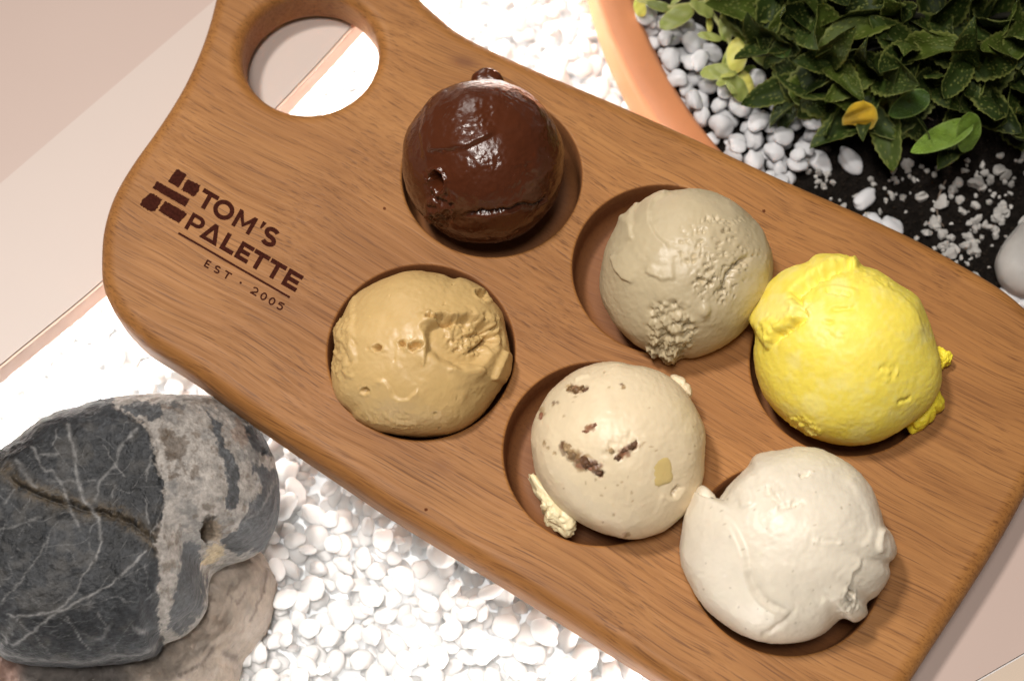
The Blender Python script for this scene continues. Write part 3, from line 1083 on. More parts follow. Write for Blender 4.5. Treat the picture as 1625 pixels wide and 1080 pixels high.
# 6 white vanilla
z = zmap(1060, 690, 3.087)
out = z((440, 120), (560, 95), (640, 80), (760, 95), (880, 160), (960, 250), (1000, 330), (1030, 440), (1060, 480), (1088, 545), (1080, 590), (1052, 622), (1055, 680), (1000, 760), (945, 800), (945, 850), (890, 885), (830, 870),
        (740, 950), (600, 990), (460, 975), (330, 930), (200, 830), (130, 720), (95, 640), (85, 560), (100, 430), (130, 340), (150, 280), (200, 300), (255, 335), (300, 280), (390, 190))
s = Scoop(1248, 862, 0.011, 152 * PX * 0.982, outline=out, N=270, seed=56, rim=4.0, lumpy=0.5)
s.fold(z((265, 370), (340, 480), (385, 600), (405, 720), (480, 815), (580, 865), (645, 860)), 8, 42, 4.0, 2, 0.2)
s.crack(z((450, 985), (520, 935), (640, 860)), 1.6, 4.0, 3)
s.crack(z((470, 255), (500, 285), (540, 340), (590, 352), (630, 335), (680, 318)), 3.0, 3.4, 7)
s.rough(*z((590, 345))[0], 26, 9, -8, 4, 7)
s.rough(*z((520, 260))[0], 24, 16, 20, 4, 9)
s.pit(*z((672, 188))[0], 12, 5, -10, 6)
s.rough(*z((780, 522))[0], 30, 6, 2, 5, 9)
s.fold(z((950, 590), (930, 650), (900, 680), (880, 740), (820, 800)), 4.5, 22, 3, 3)
s.pit(*z((885, 778))[0], 9, 8, 0, 12)
s.rough(*z((880, 830))[0], 22, 18, 0, 6, 9)
s.fold(z((1030, 590), (1020, 520), (1035, 450)), 6, 10, 3, 2)
s.fold(z((430, 200), (400, 240), (420, 330), (350, 360)), 3.5, 26, 3.5, 3)
s.fold(z((940, 570), (985, 460), (940, 320), (860, 190)), 2.5, 26, 6, 4)
s.fold(z((750, 790), (830, 790), (870, 740)), 3.0, 20, 3, 3)
mods = []
for k in range(40):
    a = random.uniform(0, 6.28); r = 145 * random.random() ** .5
    m = s.pit(1248 + r * math.cos(a), 868 + r * math.sin(a), 1.5, 1.5, 0, 0.5)
    mods.append((m * 0.6, (0.25, 0.20, 0.12)))
C_WH = (0.71, 0.64, 0.52)
o = s.build("ice_cream_scoop", m_ice, C_WH, "off-white vanilla ice cream scoop with a folded flap and tiny dark specks", mods)
blob_part("curled_tip", o, m_ice, z((100, 480), (112, 400), (130, 330), (140, 265), (165, 248), (200, 275), (235, 330), (285, 400), (330, 470), (300, 560), (200, 590), (120, 560)), 0.016, 0.020, C_WH, 3, 0.07, 44)
blob_part("nub", o, m_ice, z((105, 325), (125, 290), (145, 300), (140, 335)), 0.010, 0.006, C_CR, 4, 0.2)
blob_part("drip", o, m_ice, z((830, 860), (845, 810), (900, 790), (945, 810), (945, 850), (890, 886)), 0.003, 0.014, C_WH, 6, 0.12)

# ------------------------------------------------------------------ stones at the lower left
def rock(name, px_outline, zc, half_h, mat, seed, nphi=420, nlat=230, boxy=0.62, rough=(0.030, 0.012), feats=None, colf=None, center=None, flat=0.8):
    o = np.array(px_outline, float)
    W = np.array([at(x, y, zc)[:2] for x, y in o])
    W = resample(catmull(W, 8), 400)
    cw = W.mean(0) if center is None else np.array(at(*center, zc)[:2])
    rel = W - cw
    an = np.arctan2(rel[:, 1], rel[:, 0]); rr = np.hypot(rel[:, 0], rel[:, 1])
    k = np.argsort(an); an, rr = an[k], rr[k]
    an = np.concatenate([an - 2 * math.pi, an, an + 2 * math.pi]); rr = np.tile(rr, 3)
    ph = np.linspace(-math.pi, math.pi, nphi, endpoint=False)
    nt = int(nlat * .55)
    la = np.concatenate([np.linspace(0, math.pi / 2, nt)[:-1], np.arccos(np.linspace(0.0, 1, nt) ** (1 / boxy))])
    la = np.unique(np.round(np.sort(la), 5))
    la = np.concatenate([np.linspace(-math.pi / 2, 0, nlat - nt)[:-1], la])
    nlat = len(la)
    PH, LA = np.meshgrid(ph, la)
    R = np.interp(PH, an, rr)
    cl = np.abs(np.cos(LA)) ** boxy
    sl = np.sign(np.sin(LA)) * np.abs(np.sin(LA)) ** flat
    X = np.stack([cw[0] + R * cl * np.cos(PH), cw[1] + R * cl * np.sin(PH), zc + half_h * sl], -1)
    n = np.stack([np.cos(LA) * np.cos(PH) / rr.mean(), np.cos(LA) * np.sin(PH) / rr.mean(), np.sin(LA) / half_h], -1)
    n /= np.linalg.norm(n, axis=-1, keepdims=True)
    S = rr.mean()
    u, v = project(X)
    d = rough[0] * S * fbm(X / S * 2.2 + seed, 3, seed) + rough[1] * S * fbm(X / S * 11 + seed, 4, seed + 4, .6)
    vis = sstep(-.1, .2, n[..., 2])
    if feats: d = d + feats(u, v, vis, X)
    C = colf(u, v, X, vis)
    X = X + n * d[..., None]
    org = np.array([cw[0], cw[1], zc - half_h])
    i = np.arange(nlat * nphi).reshape(nlat, nphi); j = np.roll(i, -1, 1)
    F = np.stack([i[:-1], j[:-1], j[1:], i[1:]], -1).reshape(-1, 4)
    ob = mesh_obj(name, X.reshape(-1, 3) - org, F, mat, None, True, np.clip(C, 0, 1).reshape(-1, 3))
    ob.location = org
    return ob


zr = zmap(0, 600, 2.25)
za = zmap(0, 620, 4.5)
zd = zmap(0, 840, 3.693)
zb = zmap(230, 620, 3.857)
CRACK = zr((20, 330), (60, 375), (180, 425), (320, 465), (420, 490), (510, 540), (570, 600))


def stone_feats(u, v, vis, X):
    q = np.stack([u, v, X[..., 2] / PX], -1)
    wu, wv = u + 6 * fbm(q / 16, 3, 5), v + 6 * fbm(q / 16, 3, 9)
    d, sd, t = poly_dist(wu, wv, CRACK)
    x = d * sd
    e = sstep(0, .1, t) * sstep(1, .85, t)
    f = 1.6 * PX * fbm(q / 13, 4, 66, .6) * vis - vis * e * 9 * PX * sstep(-2, 4, x) * np.exp(-np.maximum(x, 0) / 40) - vis * e * 5 * PX * np.exp(-(d / 4) ** 2)
    d, sd, t = poly_dist(wu, wv, zr((410, 105), (520, 165), (555, 230), (565, 320), (590, 400), (560, 560), (570, 720), (565, 860), (575, 930)))
    f = f - vis * 3.5 * PX * np.exp(-(d / 5) ** 2) + vis * 3 * PX * sstep(-4, 4, d * sd) * np.exp(-d / 60)
    # hollow
    p = zb((400, 850))[0]
    e = np.hypot((wu - p[0]) / 15, (wv - p[1]) / 24)
    f = f - vis * 34 * PX * sstep(1.05, 0.6, e)
    p = zb((180, 330))[0]
    e = np.hypot((wu - p[0]) / 28, (wv - p[1]) / 28)
    f = f - vis * 5 * PX * sstep(1.05, 0.5, e)
    p = zb((735, 375))[0]
    e = np.hypot((wu - p[0]) / 9, (wv - p[1]) / 6)
    f = f - vis * 9 * PX * sstep(1.05, 0.5, e)
    # notch under the lower pale lobe
    d, sd, t = poly_dist(wu, wv, zr((735, 680), (725, 800), (640, 900), (575, 935)))
    f = f - 5 * PX * np.exp(-(d / 7) ** 2) * vis
    return f


def stone_col(u, v, X, vis):
    q = np.stack([u, v, X[..., 2] / PX], -1)
    wu, wv = u + 9 * fbm(q / 26, 4, 15) + 6 * fbm(q / 6, 3, 16), v + 9 * fbm(q / 26, 4, 19) + 6 * fbm(q / 6, 3, 17)
    g = fbm(q / 45, 4, 25); g2 = fbm(q / 9, 4, 35, .65); g3 = fbm(q / 3.2, 3, 36, .6)
    dark = np.array((0.026, 0.028, 0.031)); pale = np.array((0.30, 0.275, 0.25))
    C = dark * (1 + 0.75 * g + 0.6 * g2 + 0.75 * g3)[..., None]
    C = C + sstep(0.05, 0.4, fbm(q / 34, 3, 71))[..., None] * np.array((0.030, 0.027, 0.023))
    # pale quartz body on the right
    left = zr((410, 100), (520, 160), (550, 230), (565, 300), (592, 400), (570, 500), (553, 570), (570, 700), (566, 820), (572, 920))
    d, sd, t = poly_dist(wu, wv, left)
    pal = in_poly(wu, wv, left + zr((640, 1000), (1100, 900), (1100, 0), (410, 0))).astype(float)
    pal = np.maximum(pal, np.exp(-(d / 2.0) ** 2) * .8)
    PC = pale * (1 + 0.22 * g + 0.22 * g2 + 0.15 * g3)[..., None]
    sp = sstep(0.18, 0.42, fbm(q / 13, 4, 81))
    sp2 = sstep(0.02, 0.30, fbm(q / 30, 5, 83, .6))
    PC = PC * (1 - .6 * sp2[..., None]) + np.array((0.15, 0.148, 0.145)) * (1 + .4 * g3[..., None]) * .6 * sp2[..., None]
    PC = PC * (1 - .65 * sp[..., None]) + np.array((0.13, 0.10, 0.075)) * .65 * sp[..., None]
    C = C * (1 - pal[..., None]) + PC * pal[..., None]
    grey = np.array((0.058, 0.062, 0.067)) * (1 + 0.5 * g2 + .6 * g3)[..., None]

    def patch(poly, col, k=0.95, s=3.0):
        nonlocal C
        d, sd, t = poly_dist(wu, wv, poly + poly[:1])
        ins = in_poly(wu, wv, poly)
        m = k * np.where(ins, sstep(-0.5, s, d), 0)
        C = C * (1 - m[..., None]) + col * m[..., None]
    patch(zr((735, 95), (775, 150), (800, 220), (835, 275), (862, 330), (858, 420), (830, 475), (795, 470), (812, 380), (795, 300), (760, 210)), grey)
    patch(zr((905, 300), (1010, 330), (1010, 500), (960, 600), (850, 640), (790, 590), (850, 530), (890, 450), (925, 400)), grey)
    patch(zr((860, 150), (960, 190), (980, 290), (900, 260)), grey)
    patch(zr((640, 570), (715, 600), (735, 700), (735, 820), (640, 920), (600, 880), (625, 760), (645, 680)), grey)
    patch(zr((410, 105), (520, 80), (580, 100), (580, 160), (540, 160)), grey)
    patch(zr((600, 90), (660, 95), (660, 125), (610, 120)), grey, .7)
    patch(zr((565, 180), (690, 200), (680, 230), (650, 290), (600, 295), (570, 230)), np.array((0.10, 0.075, 0.055)), .75, 5)
    patch(zr((600, 345), (665, 345), (650, 370), (610, 368)), np.array((0.10, 0.075, 0.055)), .8)
    patch(zr((725, 640), (720, 690), (810, 640), (815, 600), (760, 590)), np.array((0.46, 0.36, 0.22)), .8)
    patch(zr((755, 490), (790, 540), (800, 600), (740, 580), (712, 530)), np.array((0.30, 0.24, 0.18)), .9)
    patch(zr((850, 130), (900, 190), (870, 250), (810, 200)), np.array((0.25, 0.18, 0.14)), .6)
    # rusty brown along the crack
    d, sd, t = poly_dist(wu, wv, CRACK)
    m = np.exp(-(d / 13) ** 2) * sstep(-.2, .35, g2 + .3) * .75 * (1 - pal)
    C = C * (1 - m[..., None]) + np.array((0.105, 0.075, 0.042)) * m[..., None]
    m = np.exp(-(d / 3.5) ** 2) * .8 * (1 - pal)
    C = C * (1 - m[..., None]) + np.array((0.02, 0.017, 0.014)) * m[..., None]
    # white calcite veins
    veins = [(za((480, 240), (520, 400), (550, 600), (600, 790), (700, 900), (720, 1060)), 3.0, .75), (za((230, 400), (320, 570), (370, 560), (440, 660), (500, 850), (580, 990)), 2.4, .6),
             (za((980, 280), (870, 400), (820, 530), (720, 640), (680, 780)), 2.6, .65), (za((120, 500), (200, 620), (260, 680)), 3.0, .5), (za((290, 450), (400, 445)), 2.5, .5), (za((410, 270), (375, 380)), 1.4, .5),
             (za((1080, 480), (1040, 600)), 1.6, .5), (za((1040, 780), (1060, 950)), 1.5, .5), (za((0, 990), (150, 950), (280, 890)), 1.6, .5), (za((30, 800), (90, 690)), 1.5, .4), (za((330, 640), (560, 640), (680, 640)), 2.4, .35),
             (za((0, 560), (60, 480)), 1.5, .4), (za((740, 380), (830, 540), (900, 620)), 1.2, .4), (za((820, 680), (810, 760)), 1.4, .5), (za((210, 740), (170, 830)), 1.2, .4),
             (zd((600, 60), (560, 170), (480, 280), (430, 390), (330, 480), (200, 500), (50, 500)), 1.7, .75), (zd((860, 130), (760, 230), (620, 340), (440, 430), (330, 490), (200, 590), (80, 680)), 2.0, .85),
             (zd((280, 50), (200, 200), (100, 320), (0, 440)), 1.5, .5), (zd((120, 540), (250, 670), (300, 720)), 1.2, .5), (zd((390, 510), (450, 620), (520, 700)), 1.4, .6), (zd((570, 480), (620, 560)), 1.4, .55),
             (zd((170, 370), (240, 460)), 1.2, .45), (zd((640, 560), (590, 640), (560, 640)), 3.2, .35), (zd((860, 200), (865, 370)), 1.0, .35), (zd((800, 580), (850, 590)), 4.0, .5), (zd((20, 720), (200, 770), (500, 770), (800, 720), (920, 660)), 4.0, .5),
             (zb((810, 540), (720, 700), (610, 810)), 2.2, .6), (zb((690, 380), (700, 560), (650, 720), (560, 800)), 3, .3), (zb((40, 400), (20, 500), (10, 560)), 1.5, .5), (zb((120, 690), (40, 880)), 1.4, .6)]
    for pts, w, k in veins:
        d, sd, t = poly_dist(u + 4 * fbm(q / 11, 3, 45), v + 4 * fbm(q / 11, 3, 49), pts)
        m = k * np.exp(-(d / w) ** 2) * np.clip(.8 + .9 * g2, 0, 1) * vis
        C = C * (1 - m[..., None]) + np.array((0.26, 0.255, 0.25)) * m[..., None]
    # natural cross-hatched hair veins
    for sd_, th in ((51, .5), (52, 2.1), (53, 1.2)):
        a = (u * math.cos(th) + v * math.sin(th)) / 46 + 0.9 * fbm(q / 70, 3, sd_)
        b = (-u * math.sin(th) + v * math.cos(th)) / 110
        x = np.abs((a + 1.7 * vnoise(np.stack([b, a * 0 + sd_, a * 0], -1), sd_)) % 1.0 - .5)
        m = .5 * sstep(0.028, 0.0, x) * sstep(-.05, .3, fbm(q / 30, 2, sd_ + 9)) * (1 - pal)
        C = C * (1 - m[..., None]) + np.array((0.17, 0.17, 0.17)) * m[..., None]
    return C


m_stone = tint_mat("veined_river_stone", 0.52, bump=(900, 0.5, 0.0009), spec=0.3, vary=0.45)
stone_px = zr((-160, 420), (-60, 340), (0, 302), (100, 225), (180, 170), (300, 125), (420, 92), (520, 84), (640, 86), (770, 92), (860, 140), (940, 215), (985, 320), (992, 430), (965, 545), (900, 608), (810, 640), (735, 690), (722, 810), (650, 895), (570, 940), (540, 985), (430, 1008), (300, 1020), (200, 1024), (60, 1010), (0, 985), (-120, 920), (-200, 780), (-220, 600))
so = rock("dark_stone", stone_px, -0.034, 0.030, m_stone, 3, 560, 240, feats=stone_feats, colf=stone_col, center=(225, 790))
tag(so, "dark grey stone with white veins and a pale quartz band, resting on a beige stone", "stone")


def beige_col(u, v, X, vis):
    q = np.stack([u, v, X[..., 2] / PX], -1)
    g, g2, g3 = fbm(q / 50, 4, 125), fbm(q / 12, 4, 135, .65), fbm(q / 3.5, 3, 136)
    C = np.array((0.26, 0.215, 0.175)) * (1 + .3 * g + .25 * g2 + .15 * g3)[..., None]
    m = sstep(0.0, .4, fbm(q / 28, 4, 145))[..., None] * .6
    C = C * (1 - m) + np.array((0.30, 0.26, 0.225)) * m
    m = (sstep(240, 180, u + 30 * g) * .9)[..., None]
    C = C * (1 - m) + np.array((0.075, 0.065, 0.06)) * (1 + .5 * g2[..., None]) * m
    m = (sstep(50, 20, u + 12 * g) * .8)[..., None]
    C = C * (1 - m) + np.array((0.16, 0.085, 0.06)) * m
    for pts, w in ((zr((830, 730), (815, 770), (850, 800), (880, 760)), 2.0), (zr((760, 960), (720, 1020), (640, 1060)), 3), (zr((950, 680), (940, 760), (900, 860)), 2), (zr((800, 980), (840, 1000)), 6)):
        d, sd, t = poly_dist(u + 4 * g2, v + 4 * g3, pts)
        m = (.75 * np.exp(-(d / w) ** 2))[..., None]
        C = C * (1 - m) + np.array((0.07, 0.05, 0.04)) * m
    return C


def beige_feats(u, v, vis, X):
    q = np.stack([u, v, X[..., 2] / PX], -1)
    d, sd, t = poly_dist(u + 5 * fbm(q / 16, 3, 5), v + 5 * fbm(q / 16, 3, 9), zr((940, 640), (930, 760), (860, 900), (760, 960), (700, 1040)))
    f = -vis * 4 * PX * np.exp(-(d / 4) ** 2) + vis * 4 * PX * sstep(-5, 5, d * sd) * np.exp(-d / 30)
    d, sd, t = poly_dist(u + 5 * fbm(q / 16, 3, 5), v + 5 * fbm(q / 16, 3, 9), zr((870, 900), (800, 1000), (780, 1080)))
    return f - vis * 6 * PX * np.exp(-(d / 6) ** 2)


bs_px = [(428, 905), (432, 940), (422, 990), (400, 1025), (378, 1058), (368, 1100), (300, 1150), (180, 1180), (40, 1180), (-60, 1120), (-90, 1050), (-40, 960), (60, 900), (200, 870), (320, 862), (395, 872)]
bo = rock("beige_stone", bs_px, -0.068, 0.021, tint_mat("beige_stone_face", 0.6, bump=(450, 0.6, 0.0012), spec=0.35, vary=0.2), 8, 300, 160, 0.6, (0.06, 0.030), beige_feats, beige_col, (190, 1015))
tag(bo, "pinkish beige stone beneath the dark veined stone, half hidden by it", "stone")

# ------------------------------------------------------------------ the terracotta bowl, its soil
POT_Z = -0.037
a3 = [np.array(at(x, y, POT_Z)[:2]) for x, y in ((1008, 20), (1064, 132), (1140, 238))]
A = np.array([[2 * (a3[1] - a3[0])[0], 2 * (a3[1] - a3[0])[1]], [2 * (a3[2] - a3[0])[0], 2 * (a3[2] - a3[0])[1]]])
bvec = np.array([a3[1] @ a3[1] - a3[0] @ a3[0], a3[2] @ a3[2] - a3[0] @ a3[0]])
PC_fit = np.linalg.solve(A, bvec)
PR = np.linalg.norm(a3[0] - PC_fit)
# keep the bowl a plausible size and tangent to the traced rim
nrm = (PC_fit - a3[1]) / np.linalg.norm(PC_fit - a3[1])
PR = float(np.clip(PR, 0.155, 0.205))
PCN = a3[1] + nrm * PR
print("POT fit", PC_fit, np.linalg.norm(a3[0] - PC_fit), "used", PCN, PR)
m_terra = plain_mat("terracotta", (0.52, 0.205, 0.085), 0.55, 0.10, 25, bump=(300, 0.1, 0.0005))
prof = [(-0.03, -0.058), (-0.004, -0.010), (-0.0012, -0.003), (0.0, -0.0012), (0.0015, 0.0), (0.0125, 0.0), (0.0142, -0.0008), (0.0150, -0.0025), (0.0150, -0.020), (0.0142, -0.0225), (0.0115, -0.0235), (0.008, -0.030), (-0.012, -0.062), (-0.05, -0.085)]
nseg = 180
V, F = [], []
for r, zz in prof:
    for k in range(nseg):
        a = 2 * math.pi * k / nseg
        V.append(((PR + r) * math.cos(a), (PR + r) * math.sin(a), POT_Z + zz + 0.085 + 0.0))
V = np.array(V)
for i in range(len(prof) - 1):
    for k in range(nseg):
        F.append([i * nseg + k, i * nseg + (k + 1) % nseg, (i + 1) * nseg + (k + 1) % nseg, (i + 1) * nseg + k][::-1])
V[:, 2] -= POT_Z + 0.0
pot = mesh_obj("terracotta_bowl", V, F, m_terra)
pot.location = (PCN[0], PCN[1], POT_Z - 0.085)
tag(pot, "wide orange terracotta plant bowl with a thick rim, partly under the board", "plant pot")

SOIL_Z = POT_Z - 0.010


def soil_h(x, y):
    """height of the soil surface at world xy"""
    P = np.stack([x / 0.012, y / 0.012, x * 0 + 3.0], -1)
    m = at(1560, 60, SOIL_Z)
    r = np.hypot(x - m.x, (y - m.y))
    return SOIL_Z + 0.0022 * fbm(P, 4, 60) + 0.016 * sstep(0.070, 0.045, r)


ng = 130
g = np.linspace(-1, 1, ng)
gx, gy = np.meshgrid(g, g)
rr_ = np.sqrt(1 - gy ** 2 / 2); ry_ = np.sqrt(1 - gx ** 2 / 2)
sx, sy = gx * rr_ * (PR - 0.003), gy * ry_ * (PR - 0.003)
sz = soil_h(sx + PCN[0], sy + PCN[1])
i = np.arange(ng * ng).reshape(ng, ng)
F = np.stack([i[:-1, :-1], i[:-1, 1:], i[1:, 1:], i[1:, :-1]], -1).reshape(-1, 4)
m_soil = plain_mat("potting_soil", (0.009, 0.0072, 0.006), 0.95, 0.6, 350, bump=(700, 0.9, 0.002), spec=0.06)
soil = mesh_obj("soil", np.stack([sx, sy, sz - SOIL_Z], -1).reshape(-1, 3), F, m_soil)
soil.location = (PCN[0], PCN[1], SOIL_Z)
tag(soil, "dark potting soil filling the terracotta bowl", "soil", kind="stuff")

# ------------------------------------------------------------------ pebbles
def ico(sub):
    bm = bmesh.new()
    bmesh.ops.create_icosphere(bm, subdivisions=sub, radius=1.0)
    V = np.array([v.co[:] for v in bm.verts]); F = np.array([[v.index for v in f.verts] for f in bm.faces])
    bm.free()
    return V, F


IV, IF = ico(3)
IV2, IF2 = ico(2)


def pebble_shape(seed, V=None, amp=0.20, sq=0.0):
    V = IV if V is None else V
    d = 1 + amp * fbm(V * 0.9 + seed * 5.1, 2, seed) * 1.9 + 0.05 * fbm(V * 2.4 + seed * 3.1, 2, seed + 40)
    X = V * d[:, None]
    return X


def peb_mat(name, col, vary, sss=0.12):
    M = NT(name)
    r = M.n("ShaderNodeObjectInfo").outputs["Random"]
    co = M.coord()
    c = M.ramp(r, [(0.0, tuple(x * (1 - vary) for x in col)), (1.0, col)])
    nz = M.noise(co, 260, 4, 0.6)
    c = M.mix(1.0, c, M.ramp(nz, [(0.3, 0.93), (0.7, 1.03)]), 'MULTIPLY')
    M.set(Base_Color=c, Roughness=0.5, Subsurface_Weight=sss, Subsurface_Radius=(0.006, 0.006, 0.006), Subsurface_Scale=1.0)
    M.b.inputs["Specular IOR Level"].default_value = 0.4
    M.bump(nz, 0.12, 0.0005)
    return M.m


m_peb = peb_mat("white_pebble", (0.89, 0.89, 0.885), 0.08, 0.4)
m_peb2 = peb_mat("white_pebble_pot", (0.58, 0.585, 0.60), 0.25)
shapes = [pebble_shape(k) for k in range(10)]
shapes_lo = [pebble_shape(k, IV2) for k in range(10)]
peb_me = []
for k, X in enumerate(shapes):
    me = bpy.data.meshes.new("pebble")
    me.from_pydata(X.tolist(), [], IF.tolist())
    me.polygons.foreach_set("use_smooth", [True] * len(me.polygons))
    me.materials.append(m_peb)
    peb_me.append(me)
peb_me2 = []
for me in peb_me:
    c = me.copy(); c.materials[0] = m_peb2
    peb_me2.append(c)


def drop(count, sampler, h0, cell, x0, y0, nx, ny, size, flat=(0.55, 0.85), tries=6, sink=0.0006, H=None):
    """let pebbles settle one by one on a height field; returns placements and the final height field"""
    H = np.full((nx, ny), h0) if H is None else H
    out = []
    for _ in range(count):
        a = size() ; b = a * random.uniform(0.62, 0.95); c = a * random.uniform(*flat) * 0.8
        yaw = random.uniform(0, 6.283)
        rot = Euler((random.gauss(0, .28), random.gauss(0, .28), yaw))
        Rm = np.array(rot.to_matrix())
        Q = Rm @ np.diag([a * a, b * b, c * c]) @ Rm.T
        best = None
        ex, ey = math.sqrt(Q[0, 0]), math.sqrt(Q[1, 1])
        kx, ky = int(ex / cell) + 1, int(ey / cell) + 1
        gx, gy = np.meshgrid(np.arange(-kx, kx + 1) * cell, np.arange(-ky, ky + 1) * cell, indexing='ij')
        Qi = np.linalg.inv(Q)
        # lower/upper surface of the ellipsoid over each cell
        B = Qi[0, 2] * gx + Qi[1, 2] * gy
        Cc = Qi[0, 0] * gx ** 2 + 2 * Qi[0, 1] * gx * gy + Qi[1, 1] * gy ** 2 - 1
        disc = B * B - Qi[2, 2] * Cc
        ins = disc > 0
        sq = np.sqrt(np.maximum(disc, 0))
        low, up = (-B - sq) / Qi[2, 2], (-B + sq) / Qi[2, 2]
        for _t in range(tries):
            p = sampler()
            ix, iy = int((p[0] - x0) / cell), int((p[1] - y0) / cell)
            if ix - kx < 0 or iy - ky < 0 or ix + kx + 1 > nx or iy + ky + 1 > ny: continue
            Hs = H[ix - kx:ix + kx + 1, iy - ky:iy + ky + 1]
            zc = np.max(np.where(ins, Hs - low, -9)) - sink
            if best is None or zc < best[0]:
                best = (zc, ix, iy)
        if best is None: continue
        zc, ix, iy = best
        Hs = H[ix - kx:ix + kx + 1, iy - ky:iy + ky + 1]
        Hs[:] = np.where(ins, np.maximum(Hs, zc + up), Hs)
        out.append((x0 + (ix + .5) * cell, y0 + (iy + .5) * cell, zc, (a, b, c), rot))
    return out, H


# white bed in the trough
X0, Y0, X1, Y1 = -0.27, -0.21, 0.14, 0.28
ELp = [tuple(p) for p in offset_line(EL, 0.02)]
bed_poly = ELp + [(1.0, 1.2), (1.0, -1.2), (-0.9, -1.2)]
bed_tests = None
cand = []
while len(cand) < 60000:
    xs, ys = RNG.uniform(X0, X1, 40000), RNG.uniform(Y0, Y1, 40000)
    erp = [tuple(p) for p in offset_line(ER, -0.02)] + [(-1, 1.5), (-1.5, 0), (-1, -1.5)]
    ok = in_poly(xs, ys, bed_poly) & in_poly(xs, ys, erp)
    ok &= np.hypot(xs - PCN[0], ys - PCN[1]) > PR + 0.006
    cand.extend(zip(xs[ok], ys[ok]))
ci = [0]


def samp():
    ci[0] = (ci[0] + 1) % len(cand)
    return cand[ci[0]]


cell = 0.001
nx, ny = int((X1 - X0) / cell), int((Y1 - Y0) / cell)
P1, Hb = drop(6000, samp, Z_BED - 0.014, cell, X0, Y0, nx, ny, lambda: random.choice((0.0031, 0.0036, 0.0041, 0.0046, 0.0052)) * random.uniform(.88, 1.15), tries=4, flat=(0.45, 0.75))
top = Hb[Hb > Z_BED - 0.013]
print("bed height", top.mean() if len(top) else None, np.percentile(top, 95), len(P1))
# which ones can be seen, and how large they show
uv = np.array([(p[0], p[1], p[2]) for p in P1])
pu, pv = project(uv)
board_px = [(x, y) for x, y, _ in out_px]
stone_out = np.array(stone_px)
vis_ = (pu > -15) & (pu < 1640) & (pv > -15) & (pv < 1095) & ~in_poly(pu, pv, board_px) & ~in_poly(pu, pv, stone_px) & ~in_poly(pu, pv, bs_px)
# exposed share: compare with the height field around the pebble centre
topness = np.array([(p[2] + p[3][2] * .8) - Hb[min(nx - 1, max(0, int((p[0] - X0) / cell))), min(ny - 1, max(0, int((p[1] - Y0) / cell)))] for p in P1])
score = np.where(vis_, 1.0, -9) + np.clip(topness, -0.01, 0) * 400 + np.where((pu > 330) & (pv > 620), 2.0, 0) + np.array([p[3][0] * 40 for p in P1])
order = np.argsort(-score)
single = set(int(k) for k in order[:205] if vis_[k])
sv, sf, base = [], [], 0
n_in = 0


def shape_word(sc):
    r_ = sc[1] / sc[0]
    if sc[0] > 0.0050: return "large " + ("oval" if r_ < .8 else "rounded")
    if r_ < 0.72: return "elongated"
    return "small round" if sc[0] < 0.0039 else ("oval" if r_ < .86 else "rounded")


def bed_label(x, y, zc, sc):
    u, v = project(np.array([x, y, zc]))
    db = float(np.min(np.hypot(*(np.array(board_px) - np.array([u, v])).T)))
    dline = float(poly_dist(np.array([u]), np.array([v]), [(344, 633), (636, 833), (1028, 1076)])[0][0])
    if v < 330: zone = "in the bright gap between board and terracotta bowl"
    elif u < 330: zone = "in the glaring bed between the ledge and the dark stone"
    elif dline < 45: zone = "in the lit bed right along the board's lower edge"
    elif u < 520: zone = "in the lit bed beside the stacked stones"
    elif v > 990: zone = "in the lit bed at the bottom of the picture"
    else: zone = "in the middle of the lit bed below the board"
    return shape_word(sc) + " white pebble " + zone
for k, (x, y, zc, sc, rot) in enumerate(P1):
    s_ = k % 10
    if k in single:
        o = bpy.data.objects.new("pebble", peb_me[s_])
        o.location = (x, y, zc); o.rotation_euler = rot; o.scale = sc
        COL.objects.link(o)
        tag(o, bed_label(x, y, zc, sc), "pebble", "white pebbles in the lit bed under the board")
        n_in += 1
    else:
        Rm = np.array(rot.to_matrix())
        Xp = (shapes_lo[s_] * np.array(sc)) @ Rm.T + np.array((x, y, zc))
        sv.append(Xp); sf.append(IF2 + base); base += len(Xp)
pb = mesh_obj("pebble_bed", np.vstack(sv), np.vstack(sf), m_peb)
tag(pb, "bed of white pebbles filling the lit trough under the board", "pebbles", kind="stuff")
print("single pebbles", n_in)

# pebbles and perlite inside the bowl
cx0, cy0 = PCN[0] - PR, PCN[1] - PR
cell2 = 0.0008
n2 = int(2 * PR / cell2)
ix = cx0 + (np.arange(n2) + .5) * cell2; iy = cy0 + (np.arange(n2) + .5) * cell2
GX, GY = np.meshgrid(ix, iy, indexing='ij')
Hs = soil_h(GX, GY)
heap = [(1020, 30), (1060, 20), (1110, 60), (1150, 110), (1200, 130), (1260, 170), (1290, 215), (1275, 270), (1240, 300), (1190, 275), (1140, 240), (1090, 170), (1050, 95)]
hp = []
while len(hp) < 3000:
    xs, ys = RNG.uniform(1000, 1300, 4000), RNG.uniform(0, 310, 4000)
    ok = in_poly(xs, ys, heap)
    hp.extend([at(a, b, SOIL_Z + .003)[:2] for a, b in zip(xs[ok], ys[ok])])
hi_ = [0]


def samp2():
    hi_[0] = (hi_[0] + 1) % len(hp)
    return hp[hi_[0]]


